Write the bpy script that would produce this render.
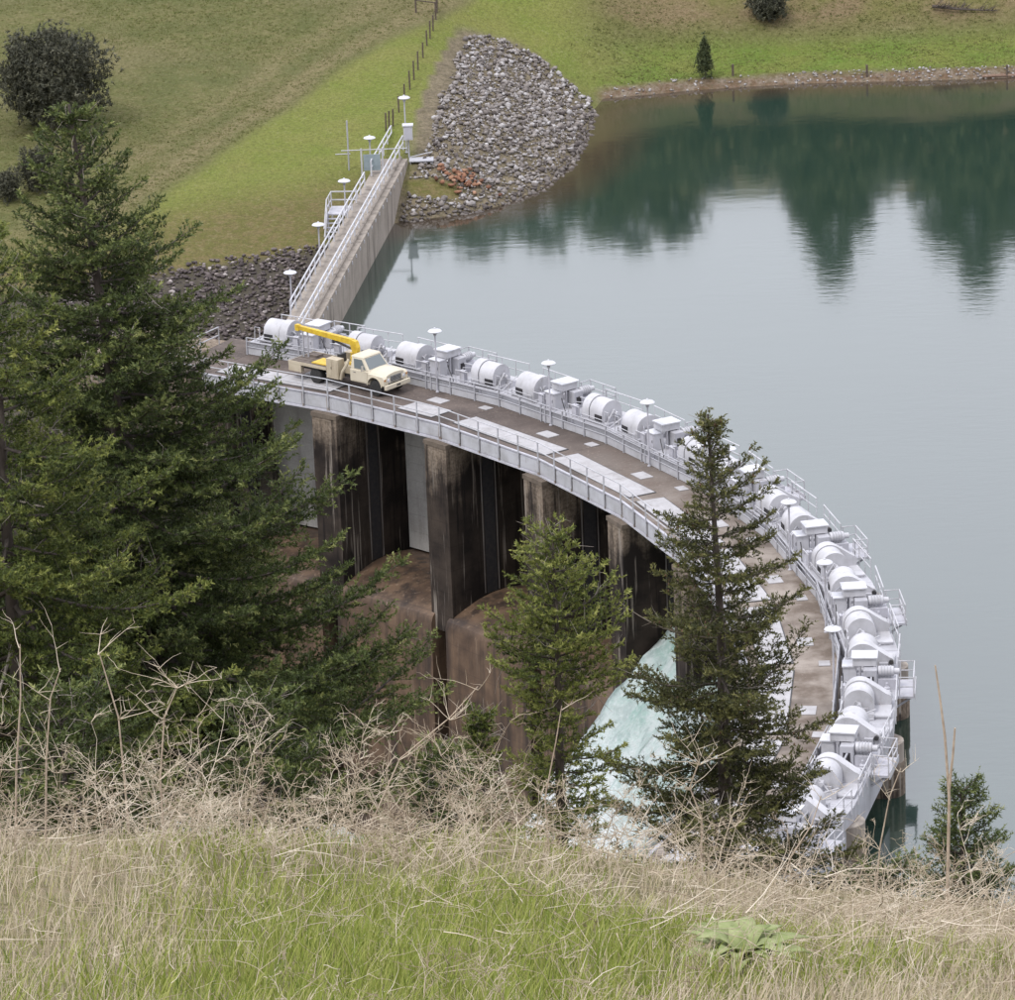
import bpy, bmesh, math, random
import numpy as np
from mathutils import Matrix, Vector
for o in list(bpy.data.objects): bpy.data.objects.remove(o)
S = bpy.context.scene
rnd = random.Random(7)
RG = np.random.default_rng(11)

# ------------------------------------------------------------------ camera
F = 5000.0                       # focal length in pixels of a 1015 px wide picture
TH, ROLL, H = 0.31616689, -0.04031047, 89.98544
CX, CY, R = -53.44092, 247.3475, 70.11666          # centre and lamp radius of the curved dam
P0, DP = 0.7808226, 0.1497376                       # angle of the first lamp, angle of one bay
cT, sT, cR, sR = math.cos(TH), math.sin(TH), math.cos(ROLL), math.sin(ROLL)
fwd = Vector((0, cT, -sT)); up0 = Vector((0, sT, cT)); rt0 = Vector((1, 0, 0))
rt = rt0*cR + up0*sR; up = up0*cR - rt0*sR
cam_d = bpy.data.cameras.new('camera'); cam = bpy.data.objects.new('camera', cam_d)
S.collection.objects.link(cam); S.camera = cam
cam_d.sensor_width = 36.0; cam_d.lens = F/1015*36.0; cam_d.clip_start = 0.5; cam_d.clip_end = 5000
cam.matrix_world = Matrix(((rt.x, up.x, -fwd.x, 0), (rt.y, up.y, -fwd.y, 0), (rt.z, up.z, -fwd.z, H), (0, 0, 0, 1)))

def ray(X, Y):
    u, v = X-507.5, Y-500
    a = (cR*u+sR*v)/F; b = -(-sR*u+cR*v)/F
    return Vector((a, cT+b*sT, b*cT-sT))
def at_y(X, Y, y):                # the point of a pixel's ray at distance y
    d = ray(X, Y); return Vector((0, 0, H))+d*(y/d.y)
def at_z(X, Y, z):
    d = ray(X, Y); return Vector((0, 0, H))+d*((z-H)/d.z)

# ------------------------------------------------------------------ sky, sun, exposure
SUN_EL, SUN_AZ = math.radians(58), math.radians(222)   # azimuth clockwise from +Y
W = bpy.data.worlds.new('World'); S.world = W; W.use_nodes = True
wn = W.node_tree.nodes; wl = W.node_tree.links
bg = wn['Background']
sky = wn.new('ShaderNodeTexSky'); sky.sky_type = 'NISHITA'; sky.sun_disc = False
sky.sun_elevation = SUN_EL; sky.sun_rotation = SUN_AZ; sky.dust_density = 3.0; sky.ozone_density = 1.0
hs = wn.new('ShaderNodeHueSaturation'); hs.inputs['Saturation'].default_value = 0.12
mx = wn.new('ShaderNodeMix'); mx.data_type = 'RGBA'; mx.inputs[0].default_value = 0.9
mx.inputs[7].default_value = (12.5, 12.8, 14.2, 1)       # the even cloud layer
wl.new(sky.outputs[0], hs.inputs['Color']); wl.new(hs.outputs[0], mx.inputs[6]); wl.new(mx.outputs[2], bg.inputs[0])
bg.inputs[1].default_value = 0.10
sd = bpy.data.lights.new('sun', 'SUN'); sd.energy = 1.25; sd.angle = math.radians(11); sd.color = (1.0, 0.965, 0.91)
sun = bpy.data.objects.new('sun', sd); S.collection.objects.link(sun)
sv = Vector((math.sin(SUN_AZ)*math.cos(SUN_EL), math.cos(SUN_AZ)*math.cos(SUN_EL), math.sin(SUN_EL)))
sun.rotation_euler = sv.to_track_quat('Z', 'Y').to_euler()
S.view_settings.view_transform = 'Standard'; S.view_settings.look = 'None'
S.view_settings.gamma = 1.0; S.view_settings.use_curve_mapping = False
S.view_settings.exposure = 0.55
S.render.engine = 'CYCLES'
S.cycles.max_bounces = 5; S.cycles.diffuse_bounces = 3; S.cycles.glossy_bounces = 3; S.cycles.transmission_bounces = 3; S.cycles.transparent_max_bounces = 4

# ------------------------------------------------------------------ helpers
COL = S.collection
MW = {}
def link(o, parent=None, mat_world=None):
    COL.objects.link(o)
    if mat_world is not None: o.matrix_basis = mat_world
    if parent is not None:
        o.parent = parent
    return o
def empty(name, loc=(0, 0, 0), rz=0.0, parent=None):
    o = bpy.data.objects.new(name, None); o.empty_display_size = .3
    COL.objects.link(o); o.location = loc; o.rotation_euler = (0, 0, rz)
    if parent is not None: o.parent = parent
    return o
def tag(o, label=None, cat=None, group=None, kind=None):
    if label: o['label'] = label
    if cat: o['category'] = cat
    if group: o['group'] = group
    if kind: o['kind'] = kind
    return o
def rel(parent, M):               # world matrix -> basis under an Empty that only has a location (and z turn)
    P = Matrix.Translation(parent.location) @ Matrix.Rotation(parent.rotation_euler.z, 4, 'Z')
    return P.inverted() @ M
def copy_tree(o, parent=None):
    c = o.copy(); COL.objects.link(c); c.parent = parent
    for ch in o.children: copy_tree(ch, c)
    return c

class MB:
    def __init__(s): s.v = []; s.f = []
    def add(s, vs, fs):
        n = len(s.v); s.v += [tuple(v) for v in vs]; s.f += [tuple(i+n for i in f) for f in fs]; return s
    def box(s, x0, x1, y0, y1, z0, z1, M=None):
        vs = [Vector((x, y, z)) for z in (z0, z1) for y in (y0, y1) for x in (x0, x1)]
        if M: vs = [M @ v for v in vs]
        return s.add(vs, [(0, 2, 3, 1), (4, 5, 7, 6), (0, 1, 5, 4), (2, 6, 7, 3), (0, 4, 6, 2), (1, 3, 7, 5)])
    def hexa(s, vs):              # 8 corners: bottom ring (4, ccw from above) then top ring
        return s.add(vs, [(3, 2, 1, 0), (4, 5, 6, 7), (0, 1, 5, 4), (1, 2, 6, 5), (2, 3, 7, 6), (3, 0, 4, 7)])
    def tube(s, pts, r, n=6, cap=True):
        pts = [Vector(p) for p in pts]; rs = r if isinstance(r, (list, tuple)) else [r]*len(pts)
        base = len(s.v); t = None
        for i, p in enumerate(pts):
            d = (pts[min(i+1, len(pts)-1)]-pts[max(i-1, 0)]).normalized()
            if t is None:
                t = d.cross(Vector((0, 0, 1)) if abs(d.z) < .9 else Vector((1, 0, 0))).normalized()
            else: t = (t-d*t.dot(d)).normalized()
            b = d.cross(t)
            for k in range(n):
                a = 2*math.pi*k/n; s.v.append(tuple(p+(t*math.cos(a)+b*math.sin(a))*rs[i]))
        for i in range(len(pts)-1):
            for k in range(n):
                k2 = (k+1) % n; s.f.append((base+i*n+k, base+i*n+k2, base+(i+1)*n+k2, base+(i+1)*n+k))
        if cap:
            s.f.append(tuple(base+k for k in reversed(range(n)))); e = base+(len(pts)-1)*n
            s.f.append(tuple(e+k for k in range(n)))
        return s
    def lathe(s, prof, n=16, M=None):   # prof of (r, z)
        base = len(s.v)
        for r, z in prof:
            for k in range(n):
                a = 2*math.pi*k/n; v = Vector((r*math.cos(a), r*math.sin(a), z)); s.v.append(tuple(M @ v if M else v))
        for i in range(len(prof)-1):
            for k in range(n):
                k2 = (k+1) % n; s.f.append((base+i*n+k, base+i*n+k2, base+(i+1)*n+k2, base+(i+1)*n+k))
        s.f.append(tuple(base+k for k in reversed(range(n)))); e = base+(len(prof)-1)*n
        s.f.append(tuple(e+k for k in range(n)))
        return s
    def prism(s, prof, x0, x1, ax='x'):  # prof of (a, b) extruded along an axis; x: (y,z)  y: (x,z)  z: (x,y)
        n = len(prof); m = {'x': lambda a, b, e: (e, a, b), 'y': lambda a, b, e: (a, e, b), 'z': lambda a, b, e: (a, b, e)}[ax]
        vs = [m(a, b, x0) for a, b in prof]+[m(a, b, x1) for a, b in prof]
        fs = [tuple(range(n)), tuple(reversed(range(n, 2*n)))]+[(i, i+n, (i+1) % n+n, (i+1) % n) for i in range(n)]
        return s.add(vs, fs)
    def mesh(s, name, mat, smooth=None):
        me = bpy.data.meshes.new(name); me.from_pydata(s.v, [], s.f); me.materials.append(mat)
        bm = bmesh.new(); bm.from_mesh(me); bmesh.ops.recalc_face_normals(bm, faces=bm.faces); bm.to_mesh(me); bm.free()
        if smooth:
            me.polygons.foreach_set('use_smooth', [True]*len(me.polygons)); me.set_sharp_from_angle(angle=math.radians(smooth))
        return me
    def build(s, name, mat, parent=None, smooth=None, M=None, bevel=0):
        o = bpy.data.objects.new(name, s.mesh(name, mat, smooth)); COL.objects.link(o)
        if parent is not None: o.parent = parent
        if M is not None: o.matrix_basis = M
        if bevel:
            b = o.modifiers.new('bevel', 'BEVEL'); b.width = bevel; b.segments = 2; b.limit_method = 'ANGLE'; b.harden_normals = False
        return o
def inst(name, me, parent=None, M=None):
    o = bpy.data.objects.new(name, me); COL.objects.link(o)
    if parent is not None: o.parent = parent
    if M is not None: o.matrix_basis = M
    return o
def raw_mesh(name, V, Fc, mat, attr=None, smooth=False):   # numpy arrays, all faces of equal size
    me = bpy.data.meshes.new(name); V = np.ascontiguousarray(V, dtype=np.float32); Fc = np.ascontiguousarray(Fc, dtype=np.int32)
    k = Fc.shape[1]
    me.vertices.add(len(V)); me.vertices.foreach_set('co', V.ravel())
    me.loops.add(Fc.size); me.loops.foreach_set('vertex_index', Fc.ravel())
    me.polygons.add(len(Fc)); me.polygons.foreach_set('loop_start', np.arange(0, Fc.size, k, dtype=np.int32))
    if attr is not None:
        for an, A in attr.items():
            A = np.asarray(A, dtype=np.float32)
            at = me.attributes.new(an, 'FLOAT', 'POINT'); at.data.foreach_set('value', A)
    me.materials.append(mat); me.update(calc_edges=True); me.validate()
    if smooth: me.polygons.foreach_set('use_smooth', np.ones(len(Fc), dtype=bool))
    return me

# ------------------------------------------------------------------ materials
class NT:
    def __init__(s, name, rough=.7, spec=.4):
        m = bpy.data.materials.new(name); m.use_nodes = True; s.m = m; s.n = m.node_tree.nodes; s.l = m.node_tree.links
        s.b = s.n['Principled BSDF']; s.b.inputs['Roughness'].default_value = rough
        s.b.inputs['Specular IOR Level'].default_value = spec
        s.pos = None
    def coord(s, kind='pos', scale=(1, 1, 1)):
        if kind == 'pos': g = s.n.new('ShaderNodeNewGeometry').outputs['Position']
        else: g = s.n.new('ShaderNodeTexCoord').outputs['Object']
        mp = s.n.new('ShaderNodeMapping'); mp.inputs['Scale'].default_value = scale; s.l.new(g, mp.inputs[0]); return mp.outputs[0]
    def noise(s, scale, detail=4, rough=.6, kind='pos', stretch=(1, 1, 1), out=0):
        t = s.n.new('ShaderNodeTexNoise'); t.inputs['Scale'].default_value = scale; t.inputs['Detail'].default_value = detail
        t.inputs['Roughness'].default_value = rough; s.l.new(s.coord(kind, stretch), t.inputs['Vector']); return t.outputs[out]
    def attr(s, name):
        a = s.n.new('ShaderNodeAttribute'); a.attribute_name = name; return a.outputs['Fac']
    def ramp(s, fac, stops):
        r = s.n.new('ShaderNodeValToRGB'); e = r.color_ramp.elements
        while len(e) < len(stops): e.new(.5)
        for q, (p, c) in zip(e, stops):
            q.position = p; q.color = (c, c, c, 1) if not isinstance(c, tuple) else (*c, 1)
        s.l.new(fac, r.inputs[0]); return r.outputs[0]
    def mix(s, fac, a, b, mode='MIX'):
        m = s.n.new('ShaderNodeMix'); m.data_type = 'RGBA'; m.blend_type = mode
        for i, x in ((0, fac), (6, a), (7, b)):
            if isinstance(x, (int, float)): m.inputs[i].default_value = x
            elif isinstance(x, tuple): m.inputs[i].default_value = (*x, 1)
            else: s.l.new(x, m.inputs[i])
        return m.outputs[2]
    def math(s, op, a, b=0.0):
        m = s.n.new('ShaderNodeMath'); m.operation = op; m.use_clamp = False
        for i, x in ((0, a), (1, b)):
            if isinstance(x, (int, float)): m.inputs[i].default_value = x
            else: s.l.new(x, m.inputs[i])
        return m.outputs[0]
    def xyz(s, kind='pos'):
        sp = s.n.new('ShaderNodeSeparateXYZ'); s.l.new(s.coord(kind), sp.inputs[0]); return sp.outputs
    def color(s, c):
        if isinstance(c, tuple): s.b.inputs['Base Color'].default_value = (*c, 1)
        else: s.l.new(c, s.b.inputs['Base Color'])
    def bump(s, h, strength=.3, dist=.02):
        b = s.n.new('ShaderNodeBump'); b.inputs['Strength'].default_value = strength; b.inputs['Distance'].default_value = dist
        s.l.new(h, b.inputs['Height']); s.l.new(b.outputs[0], s.b.inputs['Normal'])

def plain(name, c, c2=None, scale=2.0, rough=.6, lo=.4, hi=.65, metal=0, bump=0, kind='pos', stretch=(1, 1, 1), spec=.4):
    t = NT(name, rough, spec); t.b.inputs['Metallic'].default_value = metal
    if c2 is None: c2 = tuple(x*.8 for x in c)
    n = t.noise(scale, kind=kind, stretch=stretch)
    t.color(t.ramp(n, [(lo, c), (hi, c2)]))
    if bump: t.bump(t.noise(scale*4, kind=kind), .4, bump)
    return t.m

def m_white(name, base, grime, rust=True, amt=.5):
    t = NT(name, .5, .35)
    n = t.noise(.9); st = t.noise(3.0, stretch=(1, 1, .25)); fine = t.noise(14)
    c = t.mix(t.ramp(n, [(.4, 0.), (.7, amt)]), base, grime)
    c = t.mix(t.ramp(st, [(.55, 0.), (.75, .5*amt)]), c, tuple(x*.7 for x in grime))
    if rust: c = t.mix(t.ramp(t.math('MULTIPLY', st, fine), [(.36, 0.), (.46, .55)]), c, (.17, .09, .05))
    t.color(c); t.bump(fine, .1, .01); return t.m
WHITE = m_white('white_paint', (.475, .47, .495), (.34, .335, .345), True, .8)
WHITE2 = m_white('aged_white_paint', (.44, .435, .475), (.32, .315, .335), True, .8)
GREYRAIL = m_white('grey_galvanised', (.36, .36, .385), (.25, .25, .265))
LIGHTRAIL = m_white('pale_rail_paint', (.43, .43, .455), (.30, .295, .30), True, .8)
CLEANWHITE = plain('clean_white_enamel', (.53, .53, .56), (.45, .45, .475), 3, .4)
DARK = plain('dark_steel', (.03, .03, .033), (.05, .045, .04), 5, .6)
GAPSHADE = plain('opening_shade', (.02, .02, .023), (.035, .03, .03), 4, .8)  # near-black colour standing in for the shade inside gaps and openings
SHADEWHITE = m_white('shaded_white_paint', (.40, .397, .425), (.29, .285, .30), True, .8)  # darker lavender copy of the white paint, shade put into the colour

def m_concrete(name, c1, c2, dark, streak=.5, bump=.03):
    t = NT(name, .85, .25)
    n = t.noise(.7, 8); s = t.noise(1.3, 6, stretch=(1, 1, .12)); f = t.noise(9, 4)
    c = t.mix(t.ramp(n, [(.35, 0.), (.65, 1.)]), c1, c2)
    c = t.mix(t.ramp(s, [(.5, 0.), (.68, streak)]), c, dark)
    c = t.mix(t.ramp(f, [(.3, .25), (.6, 0.)]), c, dark)
    t.color(c); t.bump(f, .35, bump); return t.m
WALLC = m_concrete('wing_wall_concrete', (.33, .29, .25), (.26, .225, .19), (.10, .085, .07), .75)
GATE = m_concrete('gate_panel', (.46, .445, .43), (.36, .345, .33), (.16, .145, .135), .4)
HATCH = m_concrete('hatch_cover', (.42, .41, .42), (.33, .32, .325), (.20, .185, .175), .45)

def m_deck():
    t = NT('roadway_concrete', .88, .2)
    n = t.noise(.45, 8); f = t.noise(5, 8); b = t.noise(.16, 4); g = t.noise(28, 3)
    c = t.mix(t.ramp(n, [(.35, 0.), (.62, 1.)]), (.078, .063, .056), (.135, .108, .094))
    # paler, dustier towards the near end of the dam
    y = t.xyz()[1]
    near = t.ramp(t.math('DIVIDE', t.math('SUBTRACT', 292.0, y), 40.0), [(.05, 0.), (.75, 1.)])
    c = t.mix(near, c, t.mix(t.ramp(n, [(.38, 0.), (.6, 1.)]), (.30, .26, .225), (.14, .11, .088)))
    c = t.mix(t.ramp(f, [(.56, 0.), (.72, .7)]), c, (.26, .215, .185))
    c = t.mix(t.ramp(b, [(.52, 0.), (.68, .6)]), c, (.05, .04, .036))
    c = t.mix(t.ramp(g, [(.3, .3), (.55, 0.)]), c, (.05, .04, .035))
    t.color(c); t.bump(f, .3, .02); return t.m
DECK = m_deck()

def m_pier():
    t = NT('stained_pier_concrete', .9, .12)
    z = t.xyz()[2]
    s1 = t.noise(.9, 7, .65, stretch=(1, 1, .07)); s2 = t.noise(2.6, 5, .6, stretch=(1, 1, .05)); n = t.noise(.35, 5); f = t.noise(6, 4)
    # bare tan concrete survives in ragged tongues at the top; below it algae and manganese have blackened the wall
    top = t.ramp(t.math('DIVIDE', t.math('ADD', z, 8.0), 8.0), [(0., 0.), (1., 1.)])
    tan = t.math('ADD', t.math('MULTIPLY', top, .34), t.math('ADD', t.math('MULTIPLY', s1, .45), t.math('MULTIPLY', n, .38)))
    c = t.mix(t.ramp(n, [(.4, 0.), (.65, 1.)]), (.018, .0145, .013), (.052, .040, .032))
    c = t.mix(t.ramp(tan, [(.585, 0.), (.70, .9)]), c, t.mix(t.ramp(f, [(.35, 0.), (.6, 1.)]), (.13, .10, .074), (.25, .20, .155)))
    c = t.mix(t.ramp(s2, [(.58, 0.), (.66, .7)]), c, (.27, .235, .20))
    c = t.mix(t.ramp(s2, [(.36, .75), (.44, 0.)]), c, (.012, .01, .01))
    jt = t.math('FRACT', t.math('DIVIDE', t.xyz()[2], 1.52)); c = t.mix(t.ramp(jt, [(.0, .6), (.025, 0.)]), c, (.012, .01, .01))
    t.color(c); t.bump(f, .4, .03); return t.m
PIER = m_pier()
def m_crest():
    t = NT('rust_brown_spillway', .5, .5)
    s1 = t.noise(.9, 7, .65, stretch=(1, 1, .08)); s2 = t.noise(3.2, 5, .6, stretch=(1, 1, .05)); n = t.noise(.5, 6); f = t.noise(6, 4)
    c = t.mix(t.ramp(n, [(.35, 0.), (.65, 1.)]), (.058, .036, .024), (.135, .086, .054))
    c = t.mix(t.ramp(s1, [(.47, 0.), (.62, .85)]), c, (.024, .017, .014))
    c = t.mix(t.ramp(s2, [(.58, 0.), (.7, .55)]), c, (.26, .19, .135))
    jt = t.math('FRACT', t.math('DIVIDE', t.xyz()[2], 1.52)); c = t.mix(t.ramp(jt, [(.0, .55), (.03, 0.)]), c, (.02, .016, .014))
    t.color(c); t.bump(f, .4, .03); return t.m
CREST = m_crest()
def m_nose():
    t = NT('upstream_pier_concrete', .8, .3); z = t.xyz()[2]
    s = t.noise(1.5, 6, stretch=(1, 1, .12)); f = t.noise(6, 4)
    c = t.mix(t.ramp(s, [(.4, 0.), (.65, 1.)]), (.33, .29, .25), (.20, .17, .145))
    wet = t.ramp(t.math('ADD', t.math('MULTIPLY', t.math('ADD', z, 2.3), -1.2), t.math('MULTIPLY', s, .5)), [(.25, 0.), (.45, .95)])
    c = t.mix(wet, c, (.035, .025, .022)); t.color(c); t.bump(f, .3, .02); return t.m
NOSE = m_nose()

# ------------------------------------------------------------------ terrain
WATER = -2.8
SHORE = np.array([(-8.2, 348.0), (-6.9, 349.1), (-3.3, 350.2), (.3, 352.4), (3.3, 356.6), (5.8, 363.6), (7.0, 371.2), (7.8, 380.0), (8.8, 384.3), (12.5, 385.1),
                  (16.5, 386.0), (24.5, 386.7), (32.4, 386.2), (41.5, 385.9), (70, 387), (120, 380), (400, 350)])
def smooth(x, a, b):
    t = np.clip((x-a)/(b-a), 0, 1); return t*t*(3-2*t)
def shore_d(x, y):                # signed distance to the far shore line, positive on land
    best = np.full(x.shape, 1e9); sg = np.ones(x.shape)
    for (ax, ay), (bx, by) in zip(SHORE[:-1], SHORE[1:]):
        dx, dy = bx-ax, by-ay; t = np.clip(((x-ax)*dx+(y-ay)*dy)/(dx*dx+dy*dy), 0, 1)
        d = np.hypot(x-ax-t*dx, y-ay-t*dy); c = dx*(y-ay)-dy*(x-ax)
        m = d < best-1e-9; best = np.where(m, d, best); sg = np.where(m, np.sign(c), sg)
    return best*sg
def wall_x(y): return -11.8+.132*(y-315.0)     # water face of the wing wall
def fbm(x, y, s, seed=0):
    z = 0; a = 1.0
    for i in range(4):
        k = seed*7.3+i*3.1
        z = z+a*(np.sin(x*s*1.3+k+1.7*np.sin(y*s*.9+k))+np.sin(y*s*1.1-k*1.9+1.3*np.sin(x*s*.8-k)))*.25
        s *= 2.1; a *= .5
    return z
def terrain(x, y):
    x = np.asarray(x, float); y = np.asarray(y, float)
    # far bank
    d = shore_d(x, y); dp = np.maximum(d, 0)
    plane = .5+.125*(y-362)+.28*np.clip(y-402, 0, 32)+.02*np.maximum(-x-15, 0)+.35*fbm(x, y, .09, 1)
    rock = WATER+.42*dp
    k = 1.2; hh = np.clip(.5+.5*(rock-plane)/k, 0, 1); left = rock*(1-hh)+plane*hh-k*hh*(1-hh)
    d2 = dp+1.2*fbm(x, y, .25, 2)*np.clip(dp/6, 0, 1)
    right = WATER+np.where(d2 < 1.0, .55*d2, .55+np.where(d2 < 8, .13*(d2-1), .91+np.where(d2 < 60, .46*(d2-8), 23.9+.06*(d2-60))))
    far = left+(right-left)*smooth(x, 5, 15)+.12*fbm(x, y, .5, 3)*np.clip(dp/4, 0, 1)
    bed = np.maximum(WATER-.35*np.maximum(-d, 0)-.05, -16)
    landleft = (x < wall_x(y)-1.3) & (y < 349.5)
    farz = np.where((d > 0) | landleft, np.where(landleft, plane, far), bed)
    # near hillside
    ys = [-400, -60, 0, 8, 17, 26, 31, 62, 180, 215, 245]; zl = [150, 100, 88.3, 85.9, 82.45, 79.45, 76.6, 60.5, 0, -20, -40]
    zr = [150, 100, 88.3, 85.9, 82.45, 79.45, 76.6, 60.5, 13, -2.6, -16]
    w = smooth(x, 0, 9); near = np.interp(y, ys, zl)*(1-w)+np.interp(y, ys, zr)*w+.05*fbm(x, y, .9, 4)+.10*fbm(x, y*.5, 2.1, 44)*smooth(y, 18, 24)+.9*fbm(x, y, .1, 5)*np.clip((y-34)/20, 0, 1)
    near = near-(.20*np.clip(x, 0, 5)+.06*np.clip(x, -4, 0))*smooth(y, 15.5, 25)-.02*np.abs(x)*np.clip((y-30)/30, 0, 1)
    r = np.hypot(x-CX, y-CY); canyon = -31.0+.4*fbm(x, y, .2, 6)
    inside = (r < R-1.5) | (x < -16)
    lb = smooth(-x, 22, 34)*smooth(y, 268, 292); leftbank = canyon*(1-lb)+np.maximum(plane, -9)*lb
    low = np.where(inside, np.where((x < -16) & (y > 255), np.where(r > R-3, plane, leftbank), canyon), -12.0)
    z = np.where(y > 312, farz, low)
    z = np.where((y > 286) & (y <= 312) & (x >= -16) & (r >= R-1.5), np.where(x < wall_x(y)-1.3, plane, -12.0), z)
    return np.where(y < 260, np.maximum(near, low), z)
def tz(x, y): return float(terrain(np.array([x]), np.array([y]))[0])
def on_ground(X, Y, y0=318, y1=430):      # where a pixel's ray meets the far bank
    d = ray(X, Y); ys = np.linspace(y0, y1, 900); xs = d.x/d.y*ys; zs = H+d.z/d.y*ys
    t = terrain(xs, ys)
    i = np.argmax((zs < t) & (t > WATER-.02))
    return Vector((xs[i], ys[i], t[i]))

xs = np.concatenate([np.arange(-420, -70, 25), np.arange(-70, -48, 2.5), np.arange(-48, -6, 1.0), np.arange(-6, 6, .5), np.arange(6, 50, 1.0), np.arange(50, 80, 3), np.arange(80, 430, 25)])
ys = np.concatenate([np.arange(-200, 0, 20), np.arange(0, 12, 2), np.arange(12, 34, .4), np.arange(34, 90, 2), np.arange(90, 260, 5), np.arange(260, 312, 2), np.arange(312, 345, 1.0), np.arange(345, 412, .7), np.arange(412, 470, 4), np.arange(470, 1300, 40)])
GX, GY = np.meshgrid(xs, ys); GZ = terrain(GX, GY)
nx, ny = len(xs), len(ys)
idx = np.arange(nx*ny).reshape(ny, nx)
quads = np.stack([idx[:-1, :-1], idx[:-1, 1:], idx[1:, 1:], idx[1:, :-1]], -1).reshape(-1, 4)
# masks of what grows where
px_l0, px_l1 = on_ground(150, 205), on_ground(425, 22)      # border of the mown lawn
def side(x, y, a, b):
    dx, dy = b.x-a.x, b.y-a.y; L = math.hypot(dx, dy); return (dx*(y-a.y)-dy*(x-a.x))/L
sd_l = side(GX, GY, px_l0, px_l1)+1.1*fbm(GX, GY, .16, 8)
dsh = shore_d(GX, GY)
lawn = smooth(-sd_l, -.6, 1.0)*(1-smooth(GX+1.5*fbm(GX, GY, .3, 14), 4, 13))
track = np.exp(-((sd_l-1.9)/1.1)**2)*.9+np.exp(-((sd_l-5.6)/.9)**2)*.55
brown = smooth(-(GY-(348+.55*(GX+20)+1.5*fbm(GX, GY, .3, 9))), -5, 3.5)
pocket = 1-smooth(((GX+4.6)/2.3)**2+((GY-353.3)/1.5)**2, .7, 1.3)
lbg = np.interp(GY, [348, 352, 357, 364, 370.3, 378, 386.7, 393.5], [-9, -7.4, -6.3, -5.8, -5.6, -4.8, -3.2, -1.0])
rockside = (1-pocket)*smooth(GX-lbg-.8*fbm(GX, GY, .35, 12), -.8, .8)*smooth(np.interp(GY, [379.5, 382, 385, 387.5, 389.5], [8.4, 7.6, 6.3, 4.9, 2.6])-GX, -.4, .8)*(dsh > -1.2)*(GX > wall_x(GY)-.6)*(GY > 346)*smooth(-GY, -390.5, -388.5)
strip = smooth(dsh, .8, 2.0)*smooth(-dsh, -10.5, -6.5)*smooth(GX+2*fbm(GX, GY, .4, 17), 3, 14)
shoremud = smooth(-np.abs(dsh-.3), -1.3, -.5)*(GX > 8)
slope = smooth(dsh, 8, 12)*smooth(GX+3*fbm(GX, GY, .3, 16), 2, 18)
nearm = smooth(-GY, -200, -150)
cany = np.maximum(((GY > 200) & (GY < 316)).astype(float), smooth(-(GY-(341.0+.35*(GX+12))), -.5, 1.0)*(GX < wall_x(GY)-.5)*(GY > 300))
def m_ground():
    t = NT('ground', .95, .1)
    n1 = t.noise(.25, 4); n2 = t.noise(1.4, 4, .7); n3 = t.noise(.08, 2); f = t.noise(9, 2)
    mead = t.mix(t.ramp(n2, [(.35, 0.), (.65, 1.)]), (.098, .105, .035), (.142, .128, .058))
    mead = t.mix(t.ramp(n1, [(.42, 0.), (.62, .75)]), mead, (.082, .092, .032))
    mead = t.mix(t.ramp(n3, [(.52, 0.), (.68, .6)]), mead, (.15, .128, .066))
    lawnc = t.mix(t.ramp(n1, [(.35, 0.), (.65, 1.)]), (.13, .158, .032), (.16, .165, .046))
    c = t.mix(t.attr('lawn'), mead, lawnc)
    c = t.mix(t.math('MULTIPLY', t.attr('track'), t.ramp(n2, [(.25, .5), (.6, 1.)])), c, (.19, .155, .085))
    br = t.mix(t.ramp(n2, [(.35, 0.), (.6, 1.)]), (.15, .115, .055), (.105, .10, .03))
    c = t.mix(t.attr('brown'), c, br)
    slo = t.mix(t.ramp(n1, [(.38, 0.), (.6, 1.)]), (.165, .12, .07), (.125, .118, .042))
    c = t.mix(t.attr('slope'), c, slo)
    st = t.mix(t.ramp(n1, [(.4, 0.), (.62, 1.)]), (.10, .15, .025), (.135, .155, .035))
    c = t.mix(t.attr('strip'), c, st)
    c = t.mix(t.attr('mud'), c, t.mix(t.ramp(n2, [(.4, 0.), (.6, 1.)]), (.12, .075, .05), (.19, .15, .12)))
    c = t.mix(t.attr('rockside'), c, t.mix(t.ramp(n2, [(.4, 0.), (.6, 1.)]), (.185, .15, .105), (.12, .098, .07)))
    c = t.mix(t.attr('cany'), c, t.mix(n2, (.04, .034, .032), (.085, .072, .065)))
    ne = t.mix(t.ramp(t.noise(2.5, 4), [(.35, 0.), (.65, 1.)]), (.13, .115, .05), (.19, .155, .10))
    c = t.mix(t.attr('near'), c, ne)
    c = t.mix(t.ramp(f, [(.34, .5), (.55, 0.)]), c, (.06, .058, .024)); f2 = t.noise(3.6, 3, .65); c = t.mix(t.ramp(f2, [(.36, .4), (.5, 0.)]), c, (.06, .055, .022)); c = t.mix(t.ramp(f2, [(.56, 0.), (.72, .35)]), c, (.24, .215, .13))
    t.color(c); t.bump(n2, .9, .25); return t.m
me = raw_mesh('ground', np.stack([GX, GY, GZ], -1).reshape(-1, 3), quads, m_ground(),
              {'lawn': lawn.ravel(), 'track': track.ravel()*(1-smooth(GX.ravel(), -4, 3)), 'brown': brown.ravel()*(GY.ravel() > 300)*(GX.ravel() < 0), 'slope': slope.ravel(), 'strip': strip.ravel(),
               'mud': shoremud.ravel(), 'rockside': rockside.ravel(), 'near': nearm.ravel(), 'cany': cany.ravel()}, smooth=True)
tag(inst('ground', me), kind='structure')

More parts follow.
